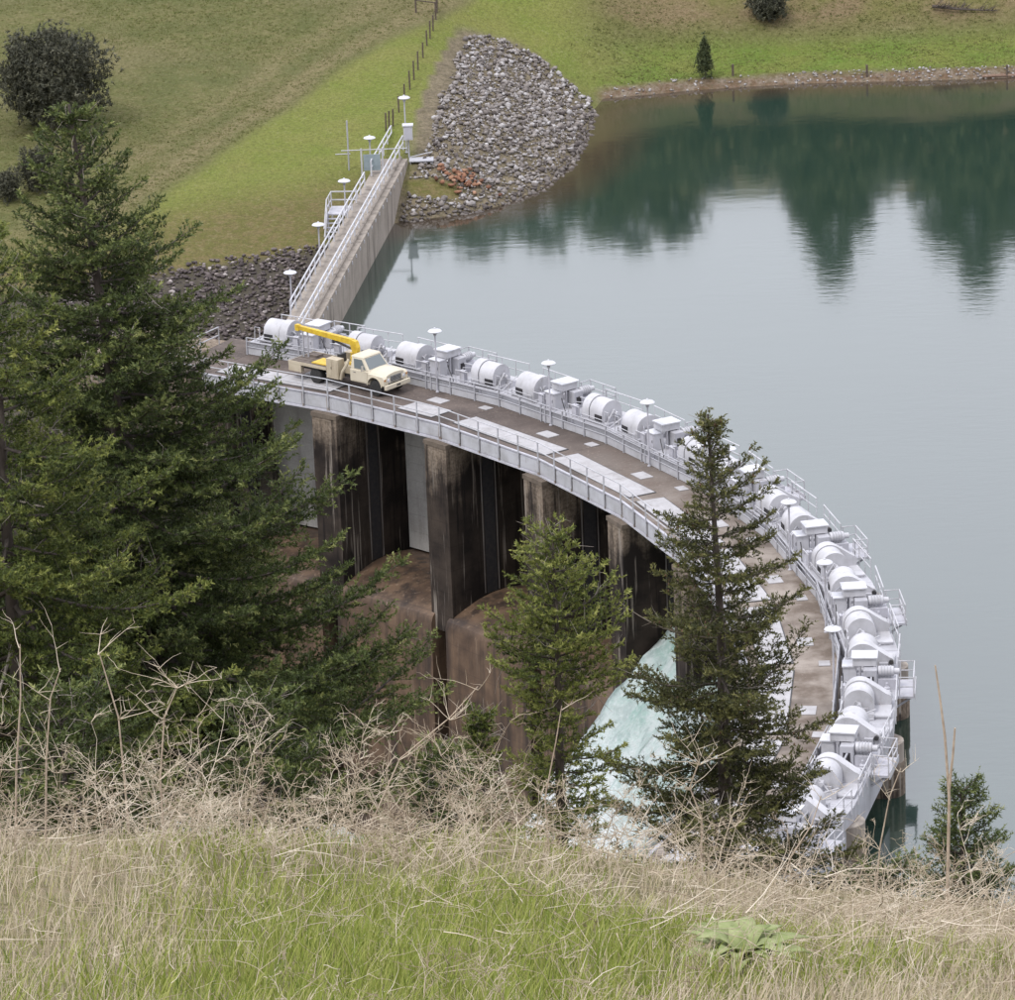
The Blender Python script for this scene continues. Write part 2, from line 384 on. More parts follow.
# ------------------------------------------------------------------ water
def pos(off, i, z=0.0):           # a point by offset from the lamp radius and bay index
    a = P0+i*DP; return Vector((CX+(R+off)*math.sin(a), CY+(R+off)*math.cos(a), z))
def bayM(i, off=0.0, z=0.0):      # local frame: x along the dam towards the camera's right, y upstream, z up
    a = P0+i*DP; return Matrix.Translation(pos(off, i, z)) @ Matrix.Rotation(-a, 4, 'Z')
def m_lake():
    t = NT('lake_water', .06, .5); t.b.inputs['IOR'].default_value = 1.95
    sh = t.attr('shallow'); n = t.noise(.5, 5)
    c = t.mix(t.ramp(t.noise(.05, 3), [(.35, 0.), (.65, 1.)]), (.015, .032, .024), (.018, .037, .028))
    c = t.mix(t.ramp(t.math('ADD', sh, t.math('MULTIPLY', n, .2)), [(.25, 0.), (1.05, 1.)]), c, (.050, .038, .026))
    t.color(c)
    r1 = t.noise(1.6, 3, .55, stretch=(.45, 1, 1)); r2 = t.noise(.35, 2, .5, stretch=(.5, 1, 1))
    patch = t.ramp(t.noise(.035, 2), [(.4, .15), (.62, 1.)])
    h = t.math('ADD', t.math('MULTIPLY', r1, patch), t.math('MULTIPLY', r2, .6))
    t.bump(h, .16, .05); return t.m
# one sheet, cut along the dam and the wing wall, on its own grid so that shallow water can turn brown
wx = np.concatenate([np.arange(-26, 60, 1.5), np.arange(60, 420, 20)]); wy = np.concatenate([np.arange(130, 300, 5), np.arange(300, 400, 1.5), np.arange(400, 440, 8)])
WX, WY = np.meshgrid(wx, wy); keep = (np.hypot(WX-CX, WY-CY) > R+.2) & ~((WY < 352) & (WX < wall_x(WY)-1.9)) & (WX > -14)
ii = np.arange(WX.size).reshape(WX.shape)
q = np.stack([ii[:-1, :-1], ii[:-1, 1:], ii[1:, 1:], ii[1:, :-1]], -1).reshape(-1, 4); q = q[keep.ravel()[q].all(1)]
sh = 1-smooth(-shore_d(WX, WY), 0, 7.5)
lake = inst('reservoir_water', raw_mesh('reservoir_water', np.stack([WX, WY, np.full(WX.shape, WATER)], -1).reshape(-1, 3), q, m_lake(), {'shallow': sh.ravel()}))
tag(lake, kind='structure')

def m_foam(name, aqua):
    t = NT(name, .45, .4)
    n = t.noise(.55, 8, .7, stretch=(1, 1, .4)); f = t.noise(3, 8, .75)
    c = t.mix(t.ramp(n, [(.34, 0.), (.56, 1.)]), aqua, (.58, .65, .63))
    c = t.mix(t.ramp(f, [(.45, 0.), (.65, .8)]), c, (.64, .68, .67))
    z = t.xyz()[2]; low = t.ramp(t.math('ADD', t.math('DIVIDE', t.math('ADD', z, 16.0), 8.0), t.math('MULTIPLY', n, .8)), [(.42, 1.), (.95, 0.)])
    c = t.mix(low, c, t.mix(t.ramp(f, [(.4, 0.), (.55, 1.)]), (.68, .73, .73), (.84, .85, .86)))
    st_ = t.noise(1.1, 6, .7, stretch=(1, 1, .22)); c = t.mix(t.ramp(st_, [(.40, .55), (.52, 0.)]), c, (.30, .40, .38))
    t.color(c); t.bump(t.math('ADD', f, st_), .8, .45); return t.m
FOAM = m_foam('white_water', (.50, .60, .57)); JET = m_foam('falling_water', (.27, .45, .39))
# plunge pool below the dam
fx = np.arange(-70, 16, .8); fy = np.arange(222, 300, .8); FX, FY = np.meshgrid(fx, fy)
fr = np.hypot(FX-CX, FY-CY); FZ = -28.6+.55*fbm(FX, FY, .5, 21)+.35*fbm(FX, FY, 1.3, 22)+7.0*np.exp(-((FX-1.5)**2+(FY-276)**2)/26.)+5.0*np.exp(-((FX+2.5)**2+(FY-270)**2)/22.)
ii = np.arange(FX.size).reshape(FX.shape); q = np.stack([ii[:-1, :-1], ii[:-1, 1:], ii[1:, 1:], ii[1:, :-1]], -1).reshape(-1, 4)
q = q[(fr.ravel() < R-4.6)[q].all(1)]
tag(inst('plunge_pool_water', raw_mesh('plunge_pool_water', np.stack([FX, FY, FZ], -1).reshape(-1, 3), q, FOAM, smooth=True)), kind='structure')

# ------------------------------------------------------------------ the dam
DAM0 = Vector((-2.0, 262.0, -26.0))
dam = tag(empty('spillway_dam', DAM0), 'curved concrete spillway dam with dark streaked piers and a roadway on top', 'dam')
BAYS = list(range(-1, 9)); OPEN = (3, 4, 5)
tH = math.tan(DP/2)
def hw(off): return (R+off)*tH
def dpart(name, mesh, i, parent=None): return inst(name, mesh, dam, rel(dam, bayM(i)))
EDGE = -4.68
# pier: wide nose, gate slots, rounded upstream end; slightly drawn in below the crest
pb = MB()
pr_ = [(-1.0, -5.0), (1.0, -5.0), (1.0, 3.0)]+[(math.cos(a)*1.0, 3.0+math.sin(a)*.95) for a in np.linspace(.25, math.pi-.25, 7)]+[(-1.0, 3.0)]
pb.prism(pr_, -13.2, -1.04, 'z')
pier_me = pb.mesh('pier', PIER, 40)
lower_me = MB().prism([(-1.02, -3.9), (1.02, -3.9), (1.02, 2.6), (-1.02, 2.6)], -31, -13.25, 'z').mesh('pier_base', PIER)
cap_me = MB().prism([(-1.05, -5.06), (1.05, -5.06), (1.05, -3.9), (-1.05, -3.9)], -1.30, -1.03, 'z').mesh('pier_cap', m_concrete('stained_ledge', (.17, .135, .105), (.10, .08, .062), (.04, .03, .026), .6))
GUIDE = m_concrete('steel_gate_guide', (.20, .185, .175), (.13, .115, .105), (.04, .03, .028), .9)
slot_me = MB().box(.985, 1.025, -2.32, -2.24, -11.2, -1.1).mesh('gate_guide', GUIDE)
slot2_me = MB().box(.985, 1.025, -1.18, -1.10, -11.2, -1.1).mesh('gate_guide', GUIDE)
slot_shade_me = MB().box(.99, 1.012, -2.15, -1.27, -11.25, -1.1).mesh('slot_shade', GAPSHADE)  # dark plate on the pier face, painted shade of the gate slot
nose_me = MB().prism([(-.98, 2.2), (.98, 2.2), (1.0, 2.9)]+[(math.cos(a)*1.03, 2.9+math.sin(a)*1.0) for a in np.linspace(.2, math.pi-.2, 9)]+[(-1.0, 2.9)], -5.5, -.02, 'z').mesh('pier_nose', NOSE, 40)
crest_prof = [(1.9, -11.6), (.9, -11.42), (-.6, -11.28), (-1.9, -11.3), (-3.0, -11.47), (-4.2, -11.82), (-5.0, -12.12), (-5.35, -12.35), (-5.5, -12.8), (-5.75, -31), (2.4, -31)]
ch = hw(-3.0)-1.0
crest_me = MB().prism(crest_prof, -ch-.15, ch+.15, 'x').mesh('spillway_crest', CREST, 35)
slab = MB().hexa([(-hw(EDGE+.1)+.01, EDGE+.1, -.95), (hw(EDGE+.1)-.01, EDGE+.1, -.95), (hw(.3)-.01, .3, -.95), (-hw(.3)+.01, .3, -.95),
                  (-hw(EDGE+.1)+.01, EDGE+.1, 0), (hw(EDGE+.1)-.01, EDGE+.1, 0), (hw(.3)-.01, .3, 0), (-hw(.3)+.01, .3, 0)]).mesh('deck_slab', DECK)
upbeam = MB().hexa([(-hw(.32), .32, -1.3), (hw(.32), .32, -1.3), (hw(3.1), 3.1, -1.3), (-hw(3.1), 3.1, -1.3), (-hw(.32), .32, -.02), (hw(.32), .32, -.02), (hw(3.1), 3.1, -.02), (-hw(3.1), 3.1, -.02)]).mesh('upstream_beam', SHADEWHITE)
hwE = hw(EDGE)
def fascia_meshes():
    f = MB(); f.box(-hwE+.01, hwE-.01, EDGE, EDGE+.09, -1.0, .06)
    f.box(-hwE+.01, hwE-.01, EDGE-.09, EDGE-.002, -1.02, -.93); f.box(-hwE+.01, hwE-.01, EDGE-.07, EDGE-.002, .0, .07)
    p = MB().box(-.86, .86, EDGE-.032, EDGE-.003, -.82, -.12)
    s = MB().box(-.05, .05, EDGE-.075, EDGE-.004, -.92, -.01)
    return f.mesh('fascia_beam', WHITE2), p.mesh('fascia_panel', LIGHTRAIL), s.mesh('stiffener', RUSTY)
RUSTY = m_white('rust_stained_bracket', (.30, .27, .25), (.17, .12, .09), True, .9)
fas_me, pan_me, stf_me = fascia_meshes()
PX = [-hwE+(k+.5)*2*hwE/5 for k in range(5)]
hl = (hw(-3.2)-.5)/2
long_me = MB().box(-hl+.018, hl-.018, -3.95, -2.25, .012, .05).mesh('hatch_cover', HATCH)
long_fr = MB().box(-2*hl-.07, 2*hl+.07, -4.02, -2.18, .004, .03).mesh('hatch_frame', DARK)
half_fr = MB().box(-1.57, 1.57, -4.02, -2.18, .004, .03).mesh('hatch_frame', DARK)
half_me = MB().box(-1.5, 1.5, -3.95, -2.25, .006, .05).mesh('hatch_cover', HATCH)
med_me = MB().box(-.62, .62, -.42, .42, .006, .04).mesh('access_cover', HATCH)
sml_me = MB().box(-.38, .38, -.3, .3, .006, .04).mesh('access_cover', HATCH)
plank = MB().box(-hw(1.25)+1.03, hw(1.25)-1.03, 1.2, 1.34, 0, 1.13).mesh('panel', GATE)
for i in BAYS:
    dpart('deck_slab', slab, i); dpart('upstream_beam', upbeam, i)
    fb = dpart('fascia_beam', fas_me, i)
    for k, x in enumerate(PX):
        inst('fascia_panel', pan_me, fb, Matrix.Translation((x, 0, 0)))
    for k in range(6):
        x = -hwE+k*2*hwE/5
        if k in (0, 5): x += .06 if k == 0 else -.06
        inst('stiffener', stf_me, fb, Matrix.Translation((x, 0, 0)))
    dpart('spillway_crest', crest_me, i)
    if i >= 1 or i == -1:
        hf = dpart('hatch_frame', long_fr, i)
        for q_ in (-1, 1): inst('hatch_cover', long_me, hf, Matrix.Translation((q_*hl, 0, 0)))
    else:
        hf = inst('hatch_frame', half_fr, dam, rel(dam, bayM(i+.2))); inst('hatch_cover', half_me, hf)
    inst('access_cover', med_me, dam, rel(dam, bayM(i+.13, -1.25))); inst('access_cover', sml_me, dam, rel(dam, bayM(i+.46, -.45)))
    gh = 5.0 if i in OPEN else 10.0
    g = inst('spillway_gate', MB().box(-hw(1.4)+1.03, hw(1.4)-1.03, 1.36, 1.6, 0, gh).mesh('spillway_gate', GATE), dam, rel(dam, bayM(i, 0, -6.4 if i in OPEN else -11.38)))
    for k in range(int(gh/1.145)): inst('panel', plank, g, Matrix.Translation((0, 0, .02+k*1.145)))
for i in [b-.5 for b in BAYS]+[8.5]:
    p = dpart('pier', pier_me, i); inst('pier_cap', cap_me, p); inst('gate_guide', slot_me, p); inst('gate_guide', slot2_me, p); inst('slot_shade', slot_shade_me, p)
    dpart('pier_base', lower_me, i); dpart('pier_nose', nose_me, i)
# end blocks closing the dam against the banks
MB().hexa([(-11, -4.9, -31), (-1.05, -4.9, -31), (-1.05, 3.2, -31), (-11, 3.2, -31), (-11, -4.9, -.3), (-1.05, -4.9, -.3), (-1.05, 3.2, -.3), (-11, 3.2, -.3)]).build('abutment_block', PIER, dam, M=rel(dam, bayM(-1.5)))
MB().box(1.05, 9, -5.0, 3.3, -31, -.3).build('abutment_block', WALLC, dam, M=rel(dam, bayM(8.5)))
MB().hexa([(-3.0, EDGE+.1, -.28), (-.02, EDGE+.1, -.28), (-.02, 3.0, -.28), (-3.0, 3.0, -.28), (-3.0, EDGE+.1, 0), (-.02, EDGE+.1, 0), (-.02, 3.0, 0), (-3.0, 3.0, 0)]).build('deck_slab', DECK, dam, M=rel(dam, bayM(-1.5)))

# falling water out of the open bays
def jet(i):
    c = [(1.15, -6.6), (-.6, -6.9), (-2.4, -7.7), (-4.2, -9.0), (-6.5, -11.2), (-9, -14.0), (-11.5, -17.5), (-14, -21.5), (-16.3, -26), (-17.6, -29)]
    w = hw(-2)-1.03; n = 13; V = []; Fc = []
    pts = []
    for k in range(len(c)-1):
        for s in np.linspace(0, 1, 5)[:-1]: pts.append((c[k][0]+(c[k+1][0]-c[k][0])*s, c[k][1]+(c[k+1][1]-c[k][1])*s))
    pts.append(c[-1])
    for k, (y, z) in enumerate(pts):
        u = k/(len(pts)-1)
        for j in range(n):
            x = -w+2*w*j/(n-1); x *= 1-.16*min(1, u*2.2)+.12*u
            e = (.1+.9*u)*(.55*math.sin(x*2.1+i*3+y*.4)+.35*math.sin(x*5.1+y*1.7)+.25*math.sin(y*3.1+x*1.3))
            V.append((x, y-e*.4, z+e*.55-(.6*u*abs(x/w)**3)))
    m = MB(); m.v = V
    for k in range(len(pts)-1):
        for j in range(n-1): a = k*n+j; m.f.append((a, a+1, a+n+1, a+n))
    o = m.build('falling_water', JET, None, 180, bayM(i))
    sol = o.modifiers.new('depth', 'SOLIDIFY'); sol.thickness = 1.2; sol.offset = -1
    return tag(o, kind='structure')
for i in OPEN: jet(i)

# ------------------------------------------------------------------ railings of the roadway
dr = tag(empty('roadway_railing', pos(EDGE, 3.5)), 'pale two-rail pipe railing along the downstream edge of the roadway', 'railing')
dpost = MB().box(-.035, .035, EDGE-.15, EDGE-.08, -.72, 1.1).mesh('post', LIGHTRAIL)
drail = MB().tube([(-hwE-.002, EDGE-.115, 0), (hwE+.002, EDGE-.115, 0)], .034, 8).mesh('rail', LIGHTRAIL, 60)
for i in BAYS:
    for k in range(5): inst('post', dpost, dr, rel(dr, bayM(i) @ Matrix.Translation((-hwE+(k+.0)*2*hwE/5+.08, 0, 0))))
    for z in (1.12, .58): inst('rail', drail, dr, rel(dr, bayM(i, 0, z)))
er = tag(empty('end_railing', pos(-2.5, -1.75)), 'pale railing closing the roadway end behind the big fir', 'railing')
A, B = bayM(-1.5) @ Vector((-3.05, EDGE, 0)), bayM(-1.5) @ Vector((-3.05, 1.6, 0))
C0 = bayM(-1.5) @ Vector((0, EDGE-.1, 0))
for a, b in ((A, B), (C0, A)):
    for z in (.58, 1.12): MB().tube([a+Vector((0, 0, z)), b+Vector((0, 0, z))], .04, 6).build('rail', LIGHTRAIL, er, M=rel(er, Matrix()))
    n = max(2, int((b-a).length/1.9)+1)
    for k in range(n):
        p = a.lerp(b, k/(n-1)); MB().box(p.x-.035, p.x+.035, p.y-.035, p.y+.035, -.25, 1.1).build('post', LIGHTRAIL, er, M=rel(er, Matrix()))
ur = tag(empty('hoist_railing', pos(.1, 3.5)), 'grey railing with kick plates between the roadway and the white hoists', 'railing')
UO = .12; hU = hw(UO)
upost = MB().box(-.045, .045, UO-.045, UO+.045, .0, 1.12).mesh('post', GREYRAIL)
urail = MB().tube([(-hU, UO, 0), (hU, UO, 0)], .036, 8).mesh('rail', GREYRAIL, 60)
ukick = MB().box(-.98, .98, UO+.02, UO+.05, .03, .50).mesh('kick_plate', LIGHTRAIL)
umesh_m = plain('wire_mesh_panel', (.20, .20, .215), (.28, .28, .30), 8, .6)
umesh = MB().box(-.95, .95, UO+.02, UO+.045, .54, .84).mesh('mesh_panel', umesh_m)
for i in BAYS:
    for k in range(5):
        x = -hU+(k+.5)*2*hU/5
        inst('post', upost, ur, rel(ur, bayM(i) @ Matrix.Translation((x-hU/5, 0, 0))))
        inst('kick_plate', ukick, ur, rel(ur, bayM(i) @ Matrix.Translation((x, 0, 0))))
        if (k+i) % 3 != 1: inst('mesh_panel', umesh, ur, rel(ur, bayM(i) @ Matrix.Translation((x, 0, 0))))
    inst('post', upost, ur, rel(ur, bayM(i) @ Matrix.Translation((-hU/5+.42, 0, 0))))
    for z in (.52, .86, 1.12): inst('rail', urail, ur, rel(ur, bayM(i, 0, z)))

# ------------------------------------------------------------------ gate hoists
def arc(cy, cz, r, a0, a1, n): return [(cy+r*math.cos(a), cz+r*math.sin(a)) for a in np.linspace(a0, a1, n)]
def make_hoist():
    t = empty('gate_hoist')
    g = MB(); hwi = hw(.6)
    g.hexa([(-hwi+.02, .42, 0), (hwi-.02, .42, 0), (hw(3.2)-.02, 3.2, 0), (-hw(3.2)+.02, 3.2, 0), (-hwi+.02, .42, .78), (hwi-.02, .42, .78), (hw(3.2)-.02, 3.2, .78), (-hw(3.2)+.02, 3.2, .78)])
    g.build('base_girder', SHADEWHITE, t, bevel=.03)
    for x in (-3.4, -1.7, 0, 1.7, 3.4): MB().box(x-.04, x+.04, .33, .417, .02, .76).build('girder_rib', WHITE2, t)
    hoodp = [(.66, .98)]+arc(1.43, 1.44, .77, math.pi, 0, 15)+[(2.20, .98)]
    gearp = [(.62, .95)]+arc(1.45, 1.44, .83, math.pi, .95, 10)+[(2.8, 1.52)]+arc(2.8, 1.24, .27, 1.1, -.6, 5)+[(2.97, .95)]
    for s in (-1, 1):
        f = MB(); f.box(s*3.4-1.25, s*3.4+1.25, .6, 3.05, .87, .955); f.box(s*3.4-1.2, s*3.4-1.08, .65, 3.0, .78, .87); f.box(s*3.4+1.08, s*3.4+1.2, .65, 3.0, .78, .87)
        f.build('drum_frame', WHITE, t)
        MB().box(s*3.4-1.05, s*3.4+1.05, .72, 2.9, .782, .868).build('frame_gap_shade', GAPSHADE, t)  # dark block painted as the shadow gap under the drum frame
        # hood over the drum, away from the middle; gear cover towards the middle
        a, b = sorted((s*3.05, s*4.25)); h = MB().prism(hoodp, a, b, 'x').build('drum_cover', WHITE, t, 30)
        MB().box(s*3.9-.34, s*3.9+.34, .625, .67, 1.02, 1.38).build('cover_opening_shade', GAPSHADE, h)  # solid dark plate, painted shade of the opening in the cover
        a, b = sorted((s*3.005, s*3.05)); MB().prism([(y*1.0+(1.45-y)*.02, z-.02) for y, z in hoodp], a, b, 'x').build('cover_seam', DARK, h)
        a, b = sorted((s*2.38, s*3.0)); gc = MB().prism(gearp, a, b, 'x').build('gear_cover', WHITE, t, 30)
        MB().tube([(s*2.38, 1.47, 1.5), (s*2.26, 1.47, 1.5)], .17, 12).build('bearing_cap', SHADEWHITE, gc, 40)
        MB().box(min(s*2.1, s*2.36), max(s*2.1, s*2.36), 2.3, 2.75, .98, 1.3).build('brake_box', SHADEWHITE, gc)
        MB().tube([(s*2.36, 2.9, 1.3), (s*2.2, 2.9, 1.3)], .12, 10).build('pinion_cap', DARK, gc)
        MB().tube([(s*.55, 1.95, 1.5), (s*2.38, 1.95, 1.5)], .055, 8).build('drive_shaft', GREYRAIL, t)
        fr = MB()      # stays beside the cover over the pier
        fr.tube([(s*4.45, .75, .8), (s*4.62, 1.3, 1.75)], .045, 6); fr.tube([(s*4.75, 2.1, .8), (s*4.62, 1.3, 1.75)], .045, 6); fr.tube([(s*4.4, 1.45, 1.5), (s*4.8, 1.45, 1.5)], .12, 8)
        fr.tube([(s*4.9, .7, .8), (s*4.75, 2.3, 1.35)], .04, 6); fr.box(min(s*4.5, s*4.85), max(s*4.5, s*4.85), 1.6, 2.2, .785, 1.12)
        fr.build('bearing_stay', WHITE, t)
        # handrail on the water side
        hr = MB(); hr.tube([(s*1.3, 3.28, 1.9), (s*4.9, 3.3, 1.9)], .035, 6); hr.tube([(s*1.3, 3.28, 1.35), (s*4.9, 3.3, 1.35)], .028, 6)
        for x in (1.3, 2.5, 3.7, 4.85): hr.tube([(s*x, 3.29, .6), (s*x, 3.29, 1.9)], .03, 6)
        hr.build('handrail', WHITE, t)
        # small fittings that crowd the machine
        MB().box(min(s*1.45, s*1.85), max(s*1.45, s*1.85), .55, .85, .79, 1.55).build('junction_box', WHITE2, t, bevel=.01)
        MB().box(min(s*1.35, s*1.75), max(s*1.35, s*1.75), 2.35, 2.95, .79, 1.15).build('brake_unit', SHADEWHITE, t, bevel=.02)
        MB().tube([(s*1.65, .7, 1.55), (s*1.65, .7, 1.72), (s*2.2, 1.0, 1.72), (s*2.37, 1.2, 1.5)], .028, 6).build('conduit', GREYRAIL, t)
        MB().tube([(s*1.2, .48, .8), (s*1.2, .48, 1.55), (s*2.25, .48, 1.55), (s*2.25, .48, .8)], .03, 6).build('guard_hoop', WHITE, t)
        MB().tube([(s*2.5, .52, .8), (s*2.5, .52, 1.2), (s*4.5, .52, 1.2), (s*4.5, .52, .8)], .026, 6).build('guard_hoop', WHITE, t)
        MB().tube([(s*4.55, .55, .8), (s*4.55, .62, 1.75), (s*4.95, .62, 1.75), (s*4.95, .55, .8)], .028, 6).build('guard_hoop', WHITE, t)
        MB().box(min(s*4.35, s*4.45), max(s*4.35, s*4.45), 1.0, 1.9, .79, 1.3).build('bearing_block', SHADEWHITE, t, bevel=.02)
        MB().tube([(s*1.0, 2.2, 1.25), (s*1.5, 2.4, 1.1), (s*2.1, 2.5, 1.12)], .045, 6).build('hydraulic_pipe', DARK, t)
        MB().lathe([(.16, .79), (.16, 1.05), (.08, 1.12), (.07, 1.3)], 10, Matrix.Translation((s*.78, 2.75, 0))).build('oil_pot', WHITE2, t, 40)
    # motor and gearbox in the middle
    gb = MB(); gb.box(-.42, .42, 1.55, 2.25, .78, 1.85); gb.build('gearbox', SHADEWHITE, t, bevel=.05)
    MB().box(.30, .437, 1.72, 2.08, 1.0, 1.5).build('gearbox_opening_shade', GAPSHADE, t)  # solid dark block, painted shade of an opening in the gearbox side
    MB().box(-.35, .35, 2.28, 3.3, .785, 1.32).build('motor_stand', WHITE2, t)
    ax = Matrix.Translation((0, 0, 1.66)) @ Matrix.Rotation(-math.pi/2, 4, 'X')
    mo = MB().lathe([(.10, 2.27), (.26, 2.3), (.27, 2.36), (.27, 3.0), (.25, 3.08), (.16, 3.12), (.15, 3.38), (.05, 3.4)], 16, ax).build('motor', WHITE, t, 35)
    for y in (2.45, 2.6, 2.75, 2.9): MB().lathe([(.272, y), (.30, y+.005), (.30, y+.05), (.272, y+.055)], 16, ax).build('cooling_rib', GREYRAIL, mo)
    # platform over the water
    MB().box(-1.25, 1.25, 3.22, 4.15, .62, .74).build('platform', WHITE2, t)
    MB().box(-1.28, 1.28, 4.16, 4.2, .55, .9).build('toe_board', WHITE, t)
    for s in (-1, 1):
        MB().tube([(s*1.0, 3.2, .05), (s*1.0, 4.0, .6)], .06, 6).build('platform_bracket', WHITE2, t)
    for z in (1.25, 1.75):
        MB().tube([(-1.22, 3.3, z), (-1.22, 4.12, z), (1.22, 4.12, z), (1.22, 3.3, z)], .035, 6).build('platform_rail', WHITE, t)
    for x, y in ((-1.22, 4.12), (0, 4.12), (1.22, 4.12), (-1.22, 3.4), (1.22, 3.4)):
        MB().box(x-.03, x+.03, y-.03, y+.03, .745, 1.75).build('platform_post', WHITE, t)
    MB().tube([(.55, .5, 1.75), (.6, .52, 1.5), (1.0, .44, .9), (1.05, .43, .3)], .03, 6).build('conduit', DARK, t)
    MB().tube([(-.9, .7, .78), (-.9, .7, 1.25), (-1.5, .7, 1.25), (-1.9, 1.2, .95)], .03, 6).build('conduit', GREYRAIL, t)
    return t
def make_cabinet(kind):
    t = empty('control_cabinet')
    if kind == 0:
        MB().box(-.42, .42, .52, 1.18, .785, 1.80).build('body', WHITE, t, bevel=.015)
        MB().box(-.34, .34, .50, .518, .85, 1.72).build('door', WHITE2, t); MB().box(-.5, .5, .44, 1.26, 1.802, 1.86).build('roof', CLEANWHITE, t)
        MB().tube([(.26, .495, 1.25), (.26, .47, 1.25), (.26, .47, 1.4), (.26, .495, 1.4)], .015, 6).build('handle', DARK, t)
    else:
        MB().box(-.5, .5, 1.28, 1.52, 1.42, 2.05)
        MB().box(-.5, .5, 1.0, 2.2, 1.9, 2.32).build('body', WHITE, t, bevel=.015)
        MB().box(-.58, .58, .93, 2.27, 2.322, 2.39).build('roof', CLEANWHITE, t)
        for x in (-.42, .42):
            for y in (1.35, 2.1): MB().box(x-.05, x+.05, y-.05, y+.05, .785, 1.9).build('leg', SHADEWHITE, t)
    return t
ORD = ['behind the truck boom', 'right beside the truck hood', 'second from the truck', 'third from the truck', 'fourth from the truck',
       'fifth from the truck', 'sixth from the truck', 'third from the near end', 'second from the near end', 'last at the near end']
hoist0 = make_hoist(); cab0 = make_cabinet(0); cab1 = make_cabinet(1)
for k, i in enumerate(BAYS):
    for proto, lab, cat, gr, off in ((hoist0, 'white gate hoist with two drum covers, ', 'hoist', 'gate hoists along the dam', 0), (cab0, 'low white cabinet beside the roadway on a hoist, ', 'cabinet', 'low cabinets on the hoists', -.06), (cab1, 'raised white cabinet on legs at a hoist motor, ', 'cabinet', 'raised cabinets on the hoists', -.05)):
        o = proto if k == 0 else copy_tree(proto)
        o.matrix_basis = bayM(i+off); tag(o, lab+ORD[k], cat, gr)

# ------------------------------------------------------------------ lamp posts
def make_lamp(h, mat=WHITE2):
    t = empty('lamp_post')
    MB().lathe([(.11, 0), (.11, .05), (.055, .08), (.05, h-.35)], 10).build('pole', mat, t, 40)
    hd = MB().lathe([(.05, h-.36), (.10, h-.34), (.12, h-.12), (.17, h-.1)], 14).build('lamp_neck', GREYRAIL, t, 40)
    MB().lathe([(.16, h-.11), (.42, h-.10), (.45, h-.06), (.38, h+.01), (.2, h+.06), (.08, h+.09), (.05, h+.16)], 18).build('lamp_shade', CLEANWHITE, t, 40)
    return t
lamp0 = make_lamp(4.0)
LL = ['', 'first ahead of the truck', 'second ahead of the truck', 'third ahead of the truck', 'hidden behind the fir tip',
      'first right of the fir', 'second right of the fir', 'third right of the fir', 'fourth right of the fir', 'at the near end']
for k, i in enumerate(BAYS[1:8]):
    o = lamp0 if k == 0 else copy_tree(lamp0)
    o.matrix_basis = bayM(i, .02, .0); tag(o, 'lamp post with white mushroom shade on the dam, '+LL[k+1], 'lamp post', 'lamp posts along the roadway')

# ------------------------------------------------------------------ wing wall with walkway
WD = Vector((.132, 1, 0)).normalized(); WN = Vector((WD.y, -WD.x, 0))      # along, and towards the water
W0 = Vector((wall_x(309.5), 309.5, 0)); WL = 47.5
WM = Matrix(((WD.x, -WN.x, 0, W0.x), (WD.y, -WN.y, 0, W0.y), (0, 0, 1, 0), (0, 0, 0, 1)))   # local x along, y away from the water
ww = tag(empty('wing_wall', W0), 'straight weathered concrete wing wall running from the dam to the grassy bank', 'wall')
ww_M = rel(ww, WM)
MB().box(0, WL, .0, 1.05, -8, -.02).build('wall_body', WALLC, ww, M=ww_M, bevel=.02)
MB().box(0, WL, 1.06, 2.15, -.35, -.02).build('walkway_slab', WALLC, ww, M=ww_M)
MB().box(0, WL, .42, .62, -.018, .16).build('walkway_kerb', WALLC, ww, M=ww_M)
for k in range(12): MB().box(1+k*3.9, 1.35+k*3.9, 1.1, 2.1, -8, -.36).build('buttress', WALLC, ww, M=ww_M)
for k in range(24):      # light fixings along the wall's top edge
    MB().box(1.2+k*1.85, 1.3+k*1.85, -.06, .04, -.35, -.12).build('bracket', CLEANWHITE, ww, M=ww_M)
for y, nm, lab in ((.65, 'walkway_railing', 'white walkway railing on the water side of the wing wall'), (1.95, 'walkway_railing', 'white walkway railing on the grass side of the wing wall')):
    t = tag(empty(nm, W0), lab, 'railing'); M = rel(t, WM); along = lambda a, b: (at_z(a, b, 1.1)-W0).dot(WD); segs = [(1.2, along(403, 136))] if y < 1 else [(along(287, 301), along(367, 172.5)), (along(373, 161), along(393, 126))]
    for a, b in segs:
        for z in (.6, 1.12): MB().tube([(a, y, z), (b, y, z)], .058, 6).build('rail', CLEANWHITE, t, M=M)
        n = int((b-a)/2.0)
        for k in range(n+1): MB().box(a+(b-a)*k/n-.045, a+(b-a)*k/n+.045, y-.045, y+.045, -.3, 1.1).build('post', CLEANWHITE, t, M=M)
wl_l = ['nearest the dam', 'second from the dam', 'third from the dam', 'farthest from the dam']
wl0 = make_lamp(3.0)
for k, xx in enumerate((8.9, 21.0, 32.8, 45.2)):
    o = wl0 if k == 0 else copy_tree(wl0); p = WM @ Vector((xx, 2.4, 0)); o.location = (p.x, p.y, -.8)
    tag(o, 'short lamp post with white disc shade outside the walkway railing, '+wl_l[k], 'lamp post', 'lamps beside the walkway')
p = at_z(404, 97, 4.2); o = tag(make_lamp(4.2), 'tall lamp post at the bank end of the wing wall above a white box', 'lamp post'); o.location = (p.x, p.y, 0)
p = at_z(408, 132, 1.7)
t = tag(empty('instrument_box', (p.x, p.y, 0)), 'white instrument box on a post at the bank end of the wing wall', 'instrument box')
